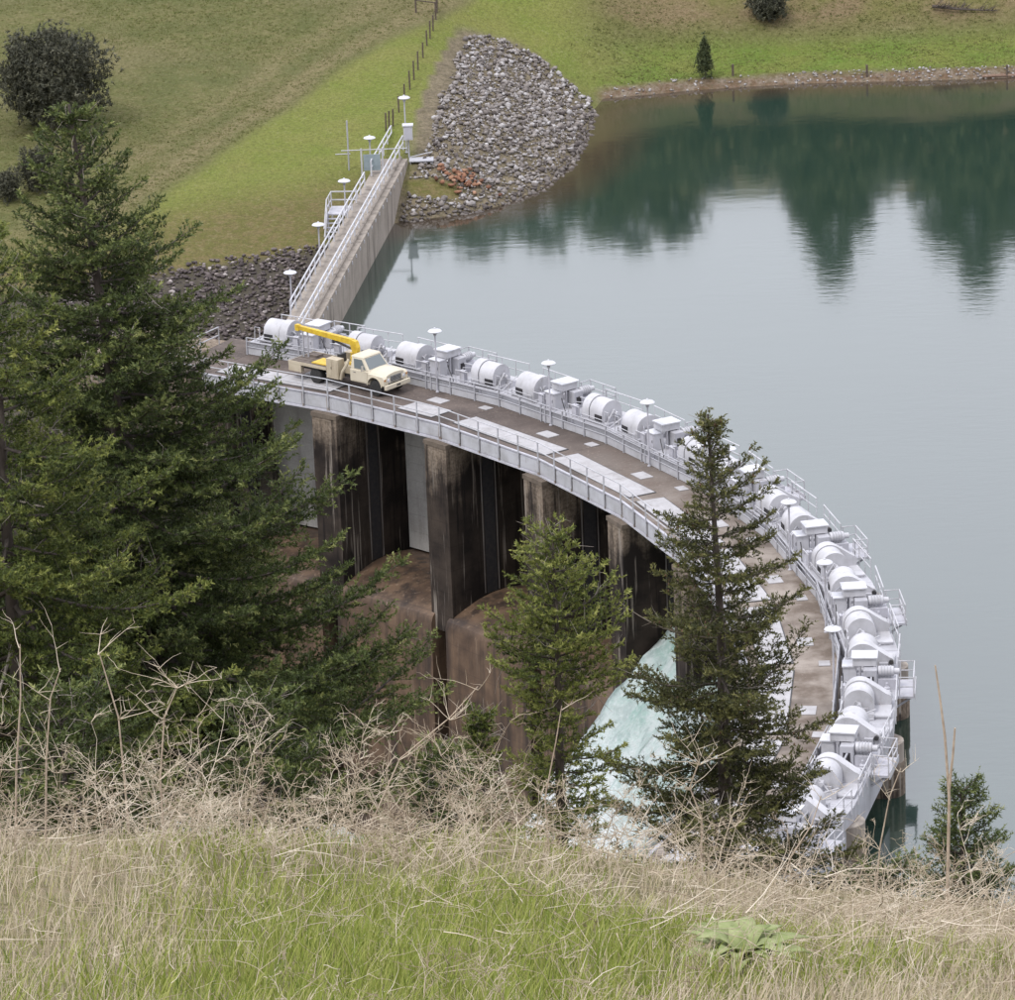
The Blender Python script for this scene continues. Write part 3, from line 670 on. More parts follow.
MB().box(-.33, .33, -.3, .3, 1.15, 2.2).build('body', WHITE, t, bevel=.02); MB().box(-.4, .4, -.37, .37, 2.203, 2.28).build('roof', CLEANWHITE, t); MB().box(-.06, .06, -.06, .06, -.9, 1.15).build('post', GREYRAIL, t)
MB().box(-.25, .25, -.318, -.302, 1.25, 2.1).build('door', WHITE2, t)
t = tag(empty('water_gauge_platform', (p.x+.9, p.y-.6, -1.2)), 'small steel landing reaching from the wall over the rocks', 'platform')
MB().box(-.9, .9, -.6, .6, .9, .98).build('deck', GREYRAIL, t)
for x, y in ((-.8, -.5), (.8, -.5), (.8, .5)): MB().box(x-.04, x+.04, y-.04, y+.04, -.7, .9).build('leg', GREYRAIL, t)
MB().tube([(-.85, .58, 1.0), (.85, .58, 1.35)], .04, 6).build('brace', LIGHTRAIL, t)
# sign panel, gate frame and side stair on the grass side
p = at_z(372, 163, .8); t = tag(empty('panel_board', (p.x, p.y, -.3)), 'grey panel board on two white posts in the walkway opening', 'sign board')
MB().box(-.62, .62, -.03, .03, .55, 1.75).build('board', plain('grey_panel', (.24, .29, .31), (.2, .24, .26), 3, .5), t)
for x in (-.75, .78): MB().box(x-.06, x+.06, -.05, .05, 0, 2.2).build('post', WHITE, t)
MB().tube([(-2.2, 0, 2.1), (2.6, 0, 2.1)], .04, 6).build('crossbar', LIGHTRAIL, t)
p = at_z(352, 178, 0); t = tag(empty('utility_mast', (p.x-.3, p.y+4, -1.6)), 'thin grey mast with a crossarm left of the walkway', 'mast')
MB().tube([(0, 0, 0), (0, 0, 4.9)], .06, 8).build('pole', GREYRAIL, t); MB().tube([(-.95, 0, 2.4), (.15, 0, 2.4)], .045, 6).build('crossarm', LIGHTRAIL, t)
p = at_z(343, 205, -.2); t = tag(empty('side_stair', (p.x, p.y, -2.4), -.12), 'white railed stair landing on the grass side of the wing wall', 'stair')
MB().box(-1.0, .9, -1.1, 1.1, 1.75, 1.85).build('landing', WHITE2, t)
for k in range(6): MB().box(-1.0, -.1, -1.35-.28*k, -1.1-.28*k, 1.5-.25*k, 1.55-.25*k).build('tread', WHITE2, t)
for x in (-1.0, -.05): MB().hexa([(x-.03, -2.8, 0), (x+.03, -2.8, 0), (x+.03, -1.1, 1.6), (x-.03, -1.1, 1.6), (x-.03, -2.8, .25), (x+.03, -2.8, .25), (x+.03, -1.1, 1.85), (x-.03, -1.1, 1.85)]).build('stringer', WHITE, t)
for z in (2.3, 2.9): MB().tube([(-1.0, -2.8, z-1.7), (-1.0, -1.1, z), (-1.0, 1.1, z), (.9, 1.1, z)], .05, 6).build('handrail', WHITE, t)
for x, y in ((-1.0, -1.1), (-1.0, 1.1), (.9, 1.1), (-1.0, 0)): MB().box(x-.04, x+.04, y-.04, y+.04, 1.86, 2.9).build('post', WHITE, t)
for x, y in ((-.95, -1.0), (-.95, 1.0), (.85, -1.0), (.85, 1.0)): MB().box(x-.06, x+.06, y-.06, y+.06, -.5, 1.75).build('leg', WHITE2, t)

# ------------------------------------------------------------------ the boom truck
def make_truck():
    CREAM = m_white('cream_truck_paint', (.55, .495, .39), (.46, .405, .31), True, .45); CREAM2 = m_white('cream_body_paint', (.46, .40, .30), (.34, .28, .20), True, .7)
    YEL = plain('yellow_boom_paint', (.58, .40, .03), (.45, .29, .03), 3, .5); BED = plain('worn_truck_bed', (.085, .068, .058), (.15, .12, .10), 2.5, .85, bump=.01)
    GLASS = NT('glass_reflection_tone', .06, .6); GLASS.color((.13, .15, .155)); GLASS = GLASS.m  # grey-blue base colour stands in for the reflection in the panes
    RUB = plain('tyre_rubber', (.022, .022, .023), (.04, .038, .035), 8, .85); CHROME = plain('dull_chrome', (.5, .5, .5), (.38, .37, .36), 5, .3, metal=.8)
    t = empty('boom_truck')
    fr = MB()
    for s in (-1, 1): fr.box(-4.5, 3.15, s*.42-.05, s*.42+.05, .62, .82)
    for x in (-4.2, -2.45, -.6, .2, 2.4): fr.box(x-.06, x+.06, -.37, .37, .64, .8)
    fr.build('chassis', DARK, t)
    # cab
    b = MB(); b.hexa([(.42, -1.0, .62), (2.05, -1.0, .62), (2.05, 1.0, .62), (.42, 1.0, .62), (.42, -1.0, 1.36), (2.05, -.98, 1.36), (2.05, .98, 1.36), (.42, 1.0, 1.36)])
    cab = b.build('cab', CREAM, t, bevel=.06)
    g = MB(); g.hexa([(.45, -.96, 1.34), (1.98, -.95, 1.34), (1.98, .95, 1.34), (.45, .96, 1.34), (.5, -.84, 2.06), (1.42, -.83, 2.06), (1.42, .83, 2.06), (.5, .84, 2.06)])
    g.build('cab_upper', CREAM, cab, bevel=.06)
    MB().hexa([(.42, -.88, 2.04), (1.5, -.86, 2.04), (1.5, .86, 2.04), (.42, .88, 2.04), (.5, -.78, 2.14), (1.36, -.76, 2.14), (1.36, .76, 2.14), (.5, .78, 2.14)]).build('roof', CREAM, cab, bevel=.05)
    # windscreen lies on the sloped front of the cab
    n = Vector((.72, 0, .56)).normalized()*.012
    def lerp3(u, v): # u across, v up
        lo = Vector((1.98, -.95+1.9*u, 1.34)); hi = Vector((1.42, -.83+1.66*u, 2.06)); return lo.lerp(hi, v)
    q = [lerp3(.07, .14), lerp3(.93, .14), lerp3(.92, .9), lerp3(.08, .9)]
    MB().hexa([v-n for v in q]+[v+n for v in q]).build('windscreen', GLASS, cab)
    for s in (-1, 1):
        def sp(u, v): lo = Vector((.45+1.53*u, s*.96, 1.34)); hi = Vector((.5+.92*u, s*.845, 2.06)); return lo.lerp(hi, v)
        nn = Vector((0, s, .16)).normalized()*.012
        q = [sp(.22, .12), sp(.86, .12), sp(.84, .86), sp(.2, .86)]
        MB().hexa([v-nn for v in q]+[v+nn for v in q]).build('side_window', GLASS, cab)
        dr_ = MB(); dr_.box(.66, 1.86, min(s*1.0, s*1.012), max(s*1.0, s*1.012), .72, 1.33); d = dr_.build('door', CREAM, cab)
        MB().box(.75, .92, min(s*1.013, s*1.04), max(s*1.013, s*1.04), 1.2, 1.24).build('handle', CHROME, d)
        mi = MB(); mi.box(1.66, 1.7, min(s*1.14, s*1.32), max(s*1.14, s*1.32), 1.42, 1.74); mi.tube([(1.68, s*.99, 1.35), (1.68, s*1.2, 1.45)], .015, 5); mi.build('mirror', CHROME, cab)
    q = [Vector((.452, -.6, 1.5)), Vector((.452, .6, 1.5)), Vector((.49, .55, 1.95)), Vector((.49, -.55, 1.95))]
    MB().hexa([v-Vector((.015, 0, 0)) for v in q]+[v for v in q]).build('rear_window', GLASS, cab)
    # hood: crowned, wide mouth
    hp = [(-.88, 1.0), (-.88, 1.3), (-.78, 1.40), (-.45, 1.46), (0, 1.49), (.45, 1.46), (.78, 1.40), (.88, 1.3), (.88, 1.0)]
    hd = MB(); k = len(hp); st = [(2.0, 1.0, 0), (2.5, 1.0, -.01), (3.1, .99, -.06), (3.3, .97, -.12)]
    for x, sy, dz in st: hd.v += [(x, y*sy, z+dz) for y, z in hp]
    for i in range(3):
        for j in range(k-1): a = i*k+j; hd.f.append((a, a+1, a+k+1, a+k))
    hd.f.append(tuple(range(k))); hd.f.append(tuple(range(3*k+k-1, 3*k-1, -1))); hood = hd.build('hood', CREAM, t, 35)
    # fenders with round wheel arches
    for s in (-1, 1):
        pf = [(1.98, .72)]+[(2.55+.58*math.cos(a), .58+.58*math.sin(a)) for a in np.linspace(math.pi-.24, .24, 11)]+[(3.34, .72), (3.34, 1.12), (3.2, 1.24), (2.0, 1.30)]
        a, b_ = sorted((s*.72, s*1.12)); MB().prism(pf, a, b_, 'y').build('fender', CREAM, t, 25, bevel=.025)
        lip = [(2.55+.62*math.cos(a), .58+.62*math.sin(a)) for a in np.linspace(math.pi-.1, .1, 11)]+[(2.55+.575*math.cos(a), .58+.575*math.sin(a)) for a in np.linspace(.1, math.pi-.1, 11)]
        a, b_ = sorted((s*1.121, s*1.17)); MB().prism(lip, a, b_, 'y').build('arch_lip', CREAM, t, 25)
    # face
    MB().box(3.22, 3.325, -.74, .74, .80, 1.20).build('grille', CHROME, t)
    for z in (.88, .96, 1.04, 1.12): MB().box(3.327, 3.35, -.48, .48, z-.012, z+.012).build('grille_bar', DARK, t)
    for s in (-1, 1):
        ax = Matrix.Translation((0, s*.72, 1.0)) @ Matrix.Rotation(math.pi/2, 4, 'Y')
        MB().box(3.33, 3.36, s*.72-.19, s*.72+.19, .86, 1.15).build('headlight_bezel', CREAM, t)
        MB().lathe([(.10, 3.362), (.12, 3.37), (.09, 3.40), (.03, 3.41)], 14, ax).build('headlight', CLEANWHITE, t, 40)
        MB().box(3.2, 3.352, s*1.02-.06, s*1.02+.06, 1.0, 1.1).build('turn_signal', plain('amber', (.5, .18, .03), None, 4, .3), t)
    bp = MB(); bp.hexa([(3.40, -1.18, .52), (3.56, -1.12, .52), (3.56, 1.12, .52), (3.40, 1.18, .52), (3.40, -1.18, .78), (3.56, -1.12, .78), (3.56, 1.12, .78), (3.40, 1.18, .78)])
    bp.build('bumper', CREAM, t, bevel=.02); MB().box(3.1, 3.4, -.6, .6, .56, .70).build('bumper_mount', DARK, t)
    MB().box(3.562, 3.57, -.18, .18, .6, .7).build('number_plate', DARK, t)
    # wheels
    def wheel(x, y, wdt):
        Mx = Matrix.Translation((x, y, .49)) @ Matrix.Rotation(math.pi/2, 4, 'X'); h = wdt/2
        w = empty('wheel', parent=t); w.matrix_basis = Mx
        MB().lathe([(.27, -h), (.40, -h), (.47, -h*.85), (.49, -h*.5), (.49, h*.5), (.47, h*.85), (.40, h), (.27, h)], 24).build('tyre', RUB, w, 35)
        MB().lathe([(.10, -h*.9), (.27, -h*.8), (.272, h*.8), (.20, h*.5), (.10, h*.7), (.05, h*.9)], 18).build('rim', CREAM2, w, 35)
    for s in (-1, 1): wheel(2.55, s*.93, .24); wheel(-2.45, s*.80, .5)
    # bed, side boxes, tool cabinet
    MB().box(-4.6, -1.42, -1.12, 1.12, 1.02, 1.13).build('bed', BED, t)
    for k in range(5): MB().box(-4.55, -1.45, -1.0+k*.42, -.66+k*.42, 1.132, 1.15).build('bed_plank', BED, t)
    for s in (-1, 1):
        MB().box(-4.6, -3.55, min(s*.86, s*1.16), max(s*.86, s*1.16), .55, 1.0).build('side_box', CREAM2, t, bevel=.02)
        MB().box(-4.6, -1.42, min(s*1.125, s*1.17), max(s*1.125, s*1.17), 1.0, 1.17).build('bed_rail', CREAM2, t)
        MB().box(-3.5, -1.5, min(s*.86, s*1.1), max(s*.86, s*1.1), .97, 1.015).build('mudguard', DARK, t)
        c = MB().box(-1.40, -.42, min(s*.55, s*1.16), max(s*.55, s*1.16), .58, 1.74).build('tool_cabinet', CREAM2, t, bevel=.02)
        MB().box(-1.32, -.94, min(s*1.163, s*1.175), max(s*1.163, s*1.175), .7, 1.66).build('cabinet_door', CREAM2, c); MB().box(-.88, -.5, min(s*1.163, s*1.175), max(s*1.163, s*1.175), .7, 1.66).build('cabinet_door', CREAM2, c)
        MB().box(-.98, -.95, min(s*1.177, s*1.2), max(s*1.177, s*1.2), 1.15, 1.28).build('handle', DARK, c)
    MB().box(-.95, .30, -.5, .5, .84, 1.30).build('crane_base', CREAM2, t)
    MB().box(-4.65, -4.605, -1.1, 1.1, .7, 1.12).build('tailboard', CREAM2, t)
    MB().box(-2.9, -1.6, -.85, .25, 1.155, 1.21).build('yellow_plate', YEL, t)
    MB().box(-3.9, -3.3, .1, .7, 1.155, 1.3).build('hose_tray', BED, t)
    MB().tube([(-.28, -1.08, .62), (-.1, -1.1, 1.1), (.22, -1.02, 1.55), (.26, -.85, 1.85)], .10, 8).build('air_duct', CREAM2, t, 40)
    # crane
    tu = MB().lathe([(.30, 1.30), (.30, 1.42), (.2, 1.5), (.17, 1.95), (.22, 2.0)], 14, Matrix.Translation((-.12, 0, 0))).build('crane_turret', YEL, t, 40)
    ar = MB(); ar.prism([(-.02, 1.95), (.34, 1.98), (.36, 2.36), (.22, 2.72), (-.12, 2.78), (-.3, 2.6), (-.18, 2.35)], -.16, .16, 'y'); ar.build('crane_elbow', YEL, t, bevel=.02)
    bo = MB(); bo.hexa([(-4.55, -.11, 2.72), (-.1, -.14, 2.46), (-.1, .14, 2.46), (-4.55, .11, 2.72), (-4.55, -.11, 2.98), (-.1, -.14, 2.80), (-.1, .14, 2.80), (-4.55, .11, 2.98)])
    bm_ = bo.build('boom', YEL, t, bevel=.015); MB().box(-4.85, -4.54, -.13, .13, 2.66, 3.02).build('boom_tip', YEL, bm_)
    MB().tube([(-.2, 0, 2.2), (-1.6, 0, 2.46)], .07, 8).build('lift_cylinder', DARK, bm_); MB().tube([(-4.7, 0, 2.66), (-4.5, .05, 1.2)], .025, 6).build('winch_cable', GREYRAIL, bm_)
    MB().box(-4.3, -4.22, -.1, -.02, 1.13, 2.7).build('boom_rest', GREYRAIL, t); MB().box(-4.0, -3.92, .02, .1, 1.13, 2.69).build('boom_rest', GREYRAIL, t)
    MB().box(-1.2, -.98, -.3, .3, 1.31, 1.8).build('valve_box', DARK, t)
    return t
tr = make_truck(); ti = -.49; tr.matrix_basis = bayM(ti, -1.97, .002) @ Matrix.Diagonal((1, 1, 1.09, 1))
tag(tr, 'cream hooded truck with folded yellow crane boom parked on the roadway', 'truck')

# ------------------------------------------------------------------ stones
def stone_variants(n, mat, seed, flat=.75):
    rg = np.random.default_rng(seed); out = []
    for k in range(n):
        bm = bmesh.new(); bmesh.ops.create_icosphere(bm, subdivisions=1, radius=.5)
        V = np.array([v.co[:] for v in bm.verts]); Fc = np.array([[v.index for v in f.verts] for f in bm.faces]); bm.free()
        V = V*rg.uniform(.55, 1.3, (len(V), 1))*np.array([1.0, rg.uniform(.6, .95), rg.uniform(.45, flat)])
        out.append((V, Fc))
    return out
def m_stone(name, ramp):
    t = NT(name, .9, .2); n = t.noise(5, 6); c = t.ramp(t.attr('tone'), ramp)
    c = t.mix(t.ramp(n, [(.35, .45), (.6, 0.)]), c, tuple(x*.35 for x in ramp[1][1])); t.color(c); t.bump(n, .4, .03); return t.m
STONE = m_stone('quarry_stone', [(0., (.075, .062, .058)), (.35, (.19, .168, .155)), (.55, (.27, .24, .22)), (.78, (.34, .32, .315)), (1., (.48, .46, .455))])
DSTONE = m_stone('dark_stone', [(0., (.045, .037, .038)), (.5, (.125, .103, .10)), (.8, (.23, .195, .18)), (1., (.40, .36, .34))])
def stone_soup(name, P, size, yaw, tone, var, mat, parent=None):
    Vs, Fs, Ts = [], [], []; n0 = 0
    pick = RG.integers(0, len(var), len(P))
    for k, (V, Fc) in enumerate(var):
        m = np.where(pick == k)[0]
        if not len(m): continue
        c, s = np.cos(yaw[m])[:, None], np.sin(yaw[m])[:, None]; X = V[:, 0][None]*size[m][:, None]; Y = V[:, 1][None]*size[m][:, None]; Z = V[:, 2][None]*size[m][:, None]
        A = np.stack([c*X-s*Y, s*X+c*Y, Z], -1)+P[m][:, None, :]
        Vs.append(A.reshape(-1, 3)); Fs.append((Fc[None]+(np.arange(len(m))*len(V))[:, None, None]+n0).reshape(-1, 3)); Ts.append(np.repeat(tone[m], len(V))); n0 += len(m)*len(V)
    return inst(name, raw_mesh(name, np.concatenate(Vs), np.concatenate(Fs), mat, {'tone': np.concatenate(Ts)}), parent)
N = 15000
x = RG.uniform(-9, 9.5, N); y = RG.uniform(346, 397, N); d = shore_d(x, y); lim = 7.6+1.0*fbm(x, y, .4, 31)+1.6*smooth(y, 352, 362)+2.2*smooth(y, 376, 388)-.6
lbx = np.interp(y, [348, 352, 357, 364, 370.3, 378, 386.7, 393.5], [-8, -6.6, -5.3, -4.4, -3.4, -2.6, -1.9, -.6])+.8*fbm(x, y, .5, 31)
m = (d > -.6) & (x > lbx) & (x < np.interp(y, [379.5, 382, 385, 387.5, 389.5], [8.4, 7.6, 6.3, 4.9, 2.6])+.9*fbm(y, x, .7, 3)) & (y < 389.0+.8*fbm(x, y, .9, 6)) & (x > wall_x(y)+.3)
# a grassy pocket beside the wall stays free of stones
m &= ~(((x+4.6)/2.1)**2+((y-353.3)/1.3)**2 < 1)
x, y = x[m], y[m]; size = .16+.46*RG.random(len(x))**3.4
P = np.stack([x, y, terrain(x, y)+size*.12+.12*RG.random(len(x))], -1); tone = np.clip(RG.normal(.5, .27, len(x)), 0, 1); yaw = RG.uniform(0, 6.28, len(x))
# wet stones at the water's edge are darker
tone = np.where(shore_d(x, y) < .5, tone*.45, tone)
SV = stone_variants(7, STONE, 5)
pile = tag(empty('rock_pile', (0, 366, -2.8)), 'pile of pale broken rock riprap between the grass bank and the water', 'rock pile')
order = np.argsort(-size); big = order[:300]; rest = order[300:]
tone_q = np.clip((tone*5).astype(int), 0, 4); sm = {}
for k in big:
    key = (int(RG.integers(0, 7)), int(tone_q[k]))
    if key not in sm:
        V, Fc = SV[key[0]]; sm[key] = raw_mesh('stone', V, Fc, STONE, {'tone': np.full(len(V), (key[1]+.5)/5)})
    inst('stone', sm[key], pile, rel(pile, Matrix.Translation(P[k]) @ Matrix.Rotation(float(yaw[k]), 4, 'Z') @ Matrix.Scale(float(size[k]), 4)))
o = stone_soup('small_stones', P[rest], size[rest], yaw[rest], tone[rest], SV, STONE, pile); o.matrix_basis = rel(pile, Matrix()); o['kind'] = 'stuff'
# a patch of rust-red stones
N = 60; c = on_ground(462, 183); x = RG.normal(c.x, .9, N); y = RG.normal(c.y+.2, .8, N)
RED = m_stone('rusty_stone', [(0., (.12, .06, .04)), (.5, (.26, .13, .08)), (.8, (.33, .19, .12)), (1., (.4, .27, .2))])
o = stone_soup('red_stones', np.stack([x, y, terrain(x, y)+.25], -1), RG.uniform(.3, .6, N), RG.uniform(0, 6, N), RG.random(N), SV, RED, pile); o.matrix_basis = rel(pile, Matrix()); o['kind'] = 'stuff'
# dark riprap below the grass, left of the wall
N = 8000; x = RG.uniform(-30, -9, N); y = RG.uniform(305, 343, N)
m = (x < wall_x(y)-2.5) & (y < 341.5+.35*(x+12)+1.2*fbm(x, y, .5, 7))
x, y = x[m], y[m]; size = .18+.32*RG.random(len(x))**1.8
o = stone_soup('dark_riprap', np.stack([x, y, terrain(x, y)+.06+.1*RG.random(len(x))], -1), size, RG.uniform(0, 6.28, len(x)), np.clip(RG.normal(.42, .25, len(x)), 0, 1), stone_variants(6, DSTONE, 9), DSTONE)
tag(o, 'dark loose stone slope below the lawn left of the wing wall', 'riprap', kind='stuff')
# pebbles along the far shore
N = 420; x = RG.uniform(9, 46, N); y = np.interp(x, SHORE[:, 0], SHORE[:, 1])+RG.uniform(-.1, 1.5, N)
keep_ = (RG.random(N) < np.where(x > 24, 1, .35)); x, y = x[keep_], y[keep_]
o = stone_soup('shore_pebbles', np.stack([x, y, terrain(x, y)+.03], -1), RG.uniform(.12, .34, len(x)), RG.uniform(0, 6, len(x)), RG.uniform(.3, 1, len(x)), SV, STONE)
tag(o, 'scattered pale pebbles along the muddy far shore', 'pebbles', kind='stuff')

# ------------------------------------------------------------------ vegetation tools
def seg_mesh(name, P, Q, r0, r1, mat, n=3, tone=None):      # many thin tapered sticks as one mesh
    P, Q = np.asarray(P, float), np.asarray(Q, float); r0, r1 = np.asarray(r0, float), np.asarray(r1, float)
    d = Q-P; d /= np.linalg.norm(d, axis=1, keepdims=True)+1e-9
    a = np.where(np.abs(d[:, 2:3]) < .9, np.array([[0, 0, 1.]]), np.array([[1., 0, 0]])); t = np.cross(d, a); t /= np.linalg.norm(t, axis=1, keepdims=True); b = np.cross(d, t)
    V = []
    for (pt, r) in ((P, r0), (Q, r1)):
        for k in range(n):
            an = 2*math.pi*k/n; V.append(pt+(t*math.cos(an)+b*math.sin(an))*r[:, None])
    V = np.stack(V, 1).reshape(-1, 3); o = np.arange(len(P))*2*n; Fc = []
    for k in range(n): k2 = (k+1) % n; Fc.append(np.stack([o+k, o+k2, o+n+k2, o+n+k], -1))
    at = None if tone is None else {'tone': np.repeat(np.asarray(tone), 2*n)}
    return raw_mesh(name, V, np.concatenate(Fc), mat, at)
def m_leaf(name, ramp, rough=.6, spec=.25, trans=0.0):
    t = NT(name, rough, spec); c = t.ramp(t.attr('tone'), ramp); t.color(c)
    if trans:
        tr_ = t.n.new('ShaderNodeBsdfTranslucent'); t.l.new(c, tr_.inputs[0]); mx_ = t.n.new('ShaderNodeMixShader'); mx_.inputs[0].default_value = trans
        t.l.new(t.b.outputs[0], mx_.inputs[1]); t.l.new(tr_.outputs[0], mx_.inputs[2]); t.l.new(mx_.outputs[0], t.n['Material Output'].inputs['Surface'])
    return t.m
NEEDLE = m_leaf('fir_needles', [(0., (.028, .040, .014)), (.4, (.075, .10, .030)), (.7, (.16, .185, .058)), (1., (.29, .30, .11))], trans=.25)
NEEDLE_L = m_leaf('young_fir_needles', [(0., (.03, .045, .014)), (.4, (.10, .125, .03)), (.7, (.20, .22, .055)), (1., (.33, .335, .105))], trans=.25)
NEEDLE_O = m_leaf('olive_fir_needles', [(0., (.030, .035, .014)), (.4, (.09, .094, .033)), (.7, (.165, .16, .058)), (1., (.26, .245, .095))], trans=.25)
FARN = m_leaf('far_needles', [(0., (.06, .07, .030)), (.5, (.115, .128, .052)), (1., (.17, .18, .075))])
BARK = plain('fir_bark', (.055, .043, .036), (.11, .09, .075), 9, .9, bump=.02, stretch=(1, 1, .3))
DEADW = plain('dead_twig', (.22, .19, .16), (.33, .29, .25), 12, .8)
def unit(a): return a/(np.linalg.norm(a, axis=-1, keepdims=True)+1e-9)
def needle_mesh(name, P, D, L, tone, mat, rg, nn=8, nl=.045, nw=.014):
    n = len(P); P = np.repeat(P, nn, 0); D = np.repeat(D, nn, 0); L = np.repeat(L, nn); T = np.repeat(tone, nn)
    u = np.tile((np.arange(nn)+.5)/nn, n)+rg.normal(0, .05, n*nn)
    w = unit(np.cross(D, unit(rg.normal(0, 1, (n*nn, 3)))+np.array([0, 0, .25]))); ang = rg.uniform(.55, 1.3, n*nn)[:, None]
    nd = unit(D*np.cos(ang)+w*np.sin(ang)+np.array([0, 0, .12])); sd_ = unit(np.cross(nd, rg.normal(0, 1, (n*nn, 3))))
    B = P+D*(L*u)[:, None]; ln = nl*rg.uniform(.7, 1.25, n*nn)[:, None]
    V = np.stack([B-sd_*nw*.5, B+sd_*nw*.5, B+nd*ln], 1).reshape(-1, 3)
    T = np.clip(T+rg.normal(0, .06, len(T)), 0, 1)
    return raw_mesh(name, V, np.arange(len(V)).reshape(-1, 3), mat, {'tone': np.repeat(T, 3)})
def conifer(name, base, Ht, Rb, label, seed, mat=NEEDLE, prof=None, limbs_per_m=7.0, twig=.055, nn=8, nl=.045, nw=.014, zmin=.06, sec=.075, lean=(0, 0), trunk_r=None, cones=0, dead=.06, group=None, cat='tree', side_bias=None, irregular=.22, tone0=.25, simple=False, sect=None):
    rg = np.random.default_rng(seed); base = Vector(base); t = tag(empty(name, base), label, cat, group)
    tr0 = trunk_r or Ht*.0125+.02
    zs = np.linspace(-.5, Ht, 12); tp = [(lean[0]*(z/Ht)**2*Ht+.02*math.sin(z*1.1+seed), lean[1]*(z/Ht)**2*Ht, z) for z in zs]
    MB().tube(tp, [tr0*max(.05, (1-max(z, 0)/Ht)**.85)+.006 for z in zs], 8).build('trunk', BARK, t, 60)
    prof = prof or (lambda q: (1-q)**.85)
    nl_ = int(Ht*limbs_per_m); segP, segQ, s0, s1 = [], [], [], []; TP, TD, TL, TT = [], [], [], []; dP, dQ, d0, d1 = [], [], [], []; CP = []
    az = rg.uniform(0, 6.28)
    for i in range(nl_):
        q = zmin+(1-zmin)*((i+rg.random()*.9)/nl_)**1.0; q = min(q, .985)
        az += 2.39996+rg.normal(0, .35); L = max(.12, Rb*prof(q)*rg.uniform(1-irregular*1.6, 1+irregular))
        if side_bias: L *= 1+side_bias[1]*math.cos(az-side_bias[0])
        if sect and not sect(az): continue
        zb = q*Ht; e0 = .62*q**3-.10*(1-q)+rg.normal(0, .11); sag = .16*(1-q)+.05; upt = .12*(1-q)+.04
        ns = max(4, int(L/.16)); s = np.linspace(0, 1, ns+1); wob = rg.normal(0, .05*L)
        hx, hy = math.cos(az), math.sin(az); lx = lean[0]*q*q*Ht; ly = lean[1]*q*q*Ht
        ho = L*s; C = np.stack([lx+hx*ho-hy*wob*s*s, ly+hy*ho+hx*wob*s*s, zb+L*(math.tan(e0)*s-sag*np.sin(s*math.pi*.9)+upt*s**3)], -1)
        rr = (.006+.012*L)*(1-s)**.8+.0025
        bare = rg.random() < dead*(1.6-q) and q < .8
        if bare:
            dP += list(C[:-1]); dQ += list(C[1:]); d0 += list(rr[:-1]*.8); d1 += list(rr[1:]*.8)
            for _ in range(int(4+L*6)):
                k = rg.integers(1, ns); dr_ = unit(C[k]-C[k-1]); a = unit(dr_+rg.normal(0, .6, 3)); ll = rg.uniform(.1, .45)*(.4+.6*L/2); dP.append(C[k]); dQ.append(C[k]+a*ll); d0.append(.004); d1.append(.0018)
            continue
        segP += list(C[:-1]); segQ += list(C[1:]); s0 += list(rr[:-1]); s1 += list(rr[1:])
        if not simple:
            for _ in range(int(dead*50)):      # little bare twigs inside the bough
                k = rg.integers(1, ns); a = unit(unit(C[k]-C[k-1])*.7+rg.normal(0, .6, 3)+np.array([0, 0, .15])); ll = rg.uniform(.15, .42); mid = C[k]+a*ll*.5; e2 = mid+unit(a+rg.normal(0, .45, 3))*ll*.5
                dP += [C[k], mid]; dQ += [mid, e2]; d0 += [.0055, .004]; d1 += [.004, .0022]
        # secondary sprays
        m = max(4, int(L/sec)); ss = np.linspace(.10 if q > .5 else .2, .985, m)+rg.normal(0, .01, m); ss = np.clip(ss, .05, .99)
        Pm = np.stack([np.interp(ss, s, C[:, k]) for k in range(3)], -1); dl = unit(np.stack([np.interp(np.clip(ss+.04, 0, 1), s, C[:, k])-np.interp(np.clip(ss-.04, 0, 1), s, C[:, k]) for k in range(3)], -1))
        for sg in (-1, 1):
            l2 = (.42*L*(1-ss)**.75+.07)*rg.uniform(.55, 1.15, m); l2 = np.minimum(l2, .75)
            an = sg*rg.uniform(.6, 1.05, m); ca, sa = np.cos(an), np.sin(an)
            d2 = np.stack([dl[:, 0]*ca-dl[:, 1]*sa, dl[:, 0]*sa+dl[:, 1]*ca, dl[:, 2]*.6+rg.normal(-.06, .16, m)], -1); d2 = unit(d2)
            segP += list(Pm); segQ += list(Pm+d2*l2[:, None]); s0 += [.004]*m; s1 += [.0015]*m
            nt = np.maximum(2, (l2/twig).astype(int)); ridx = np.repeat(np.arange(m), nt); u = np.concatenate([(np.arange(k)+.7)/k for k in nt])
            p = Pm[ridx]+d2[ridx]*(l2[ridx]*u)[:, None]+np.stack([0*u, 0*u, .05*l2[ridx]*u*u], -1)
            a2 = rg.choice([-1, 1], len(u))*rg.uniform(.3, 1.1, len(u)); ca, sa = np.cos(a2), np.sin(a2); dd = d2[ridx]
            td = unit(np.stack([dd[:, 0]*ca-dd[:, 1]*sa, dd[:, 0]*sa+dd[:, 1]*ca, dd[:, 2]+rg.normal(.24, .30, len(u))], -1))
            TP.append(p); TD.append(td); TL.append(rg.uniform(.06, .125, len(u))*(nl/.045)); fresh = (u > .72)*.22+(ss[ridx] > .8)*.14
            TT.append(np.clip(tone0+fresh+rg.normal(0, .08, len(u))+rg.normal(0, .12, m)[ridx]+.08*math.sin(i*12.9), 0, 1))
            if cones and q > .45:
                pick = rg.random(len(u)) < cones*(q-.3); CP.append((p+td*.05)[pick])
        nlim = max(3, int(L*.6/twig)); u = np.linspace(.35, 1, nlim); p = np.stack([np.interp(u, s, C[:, k]) for k in range(3)], -1)
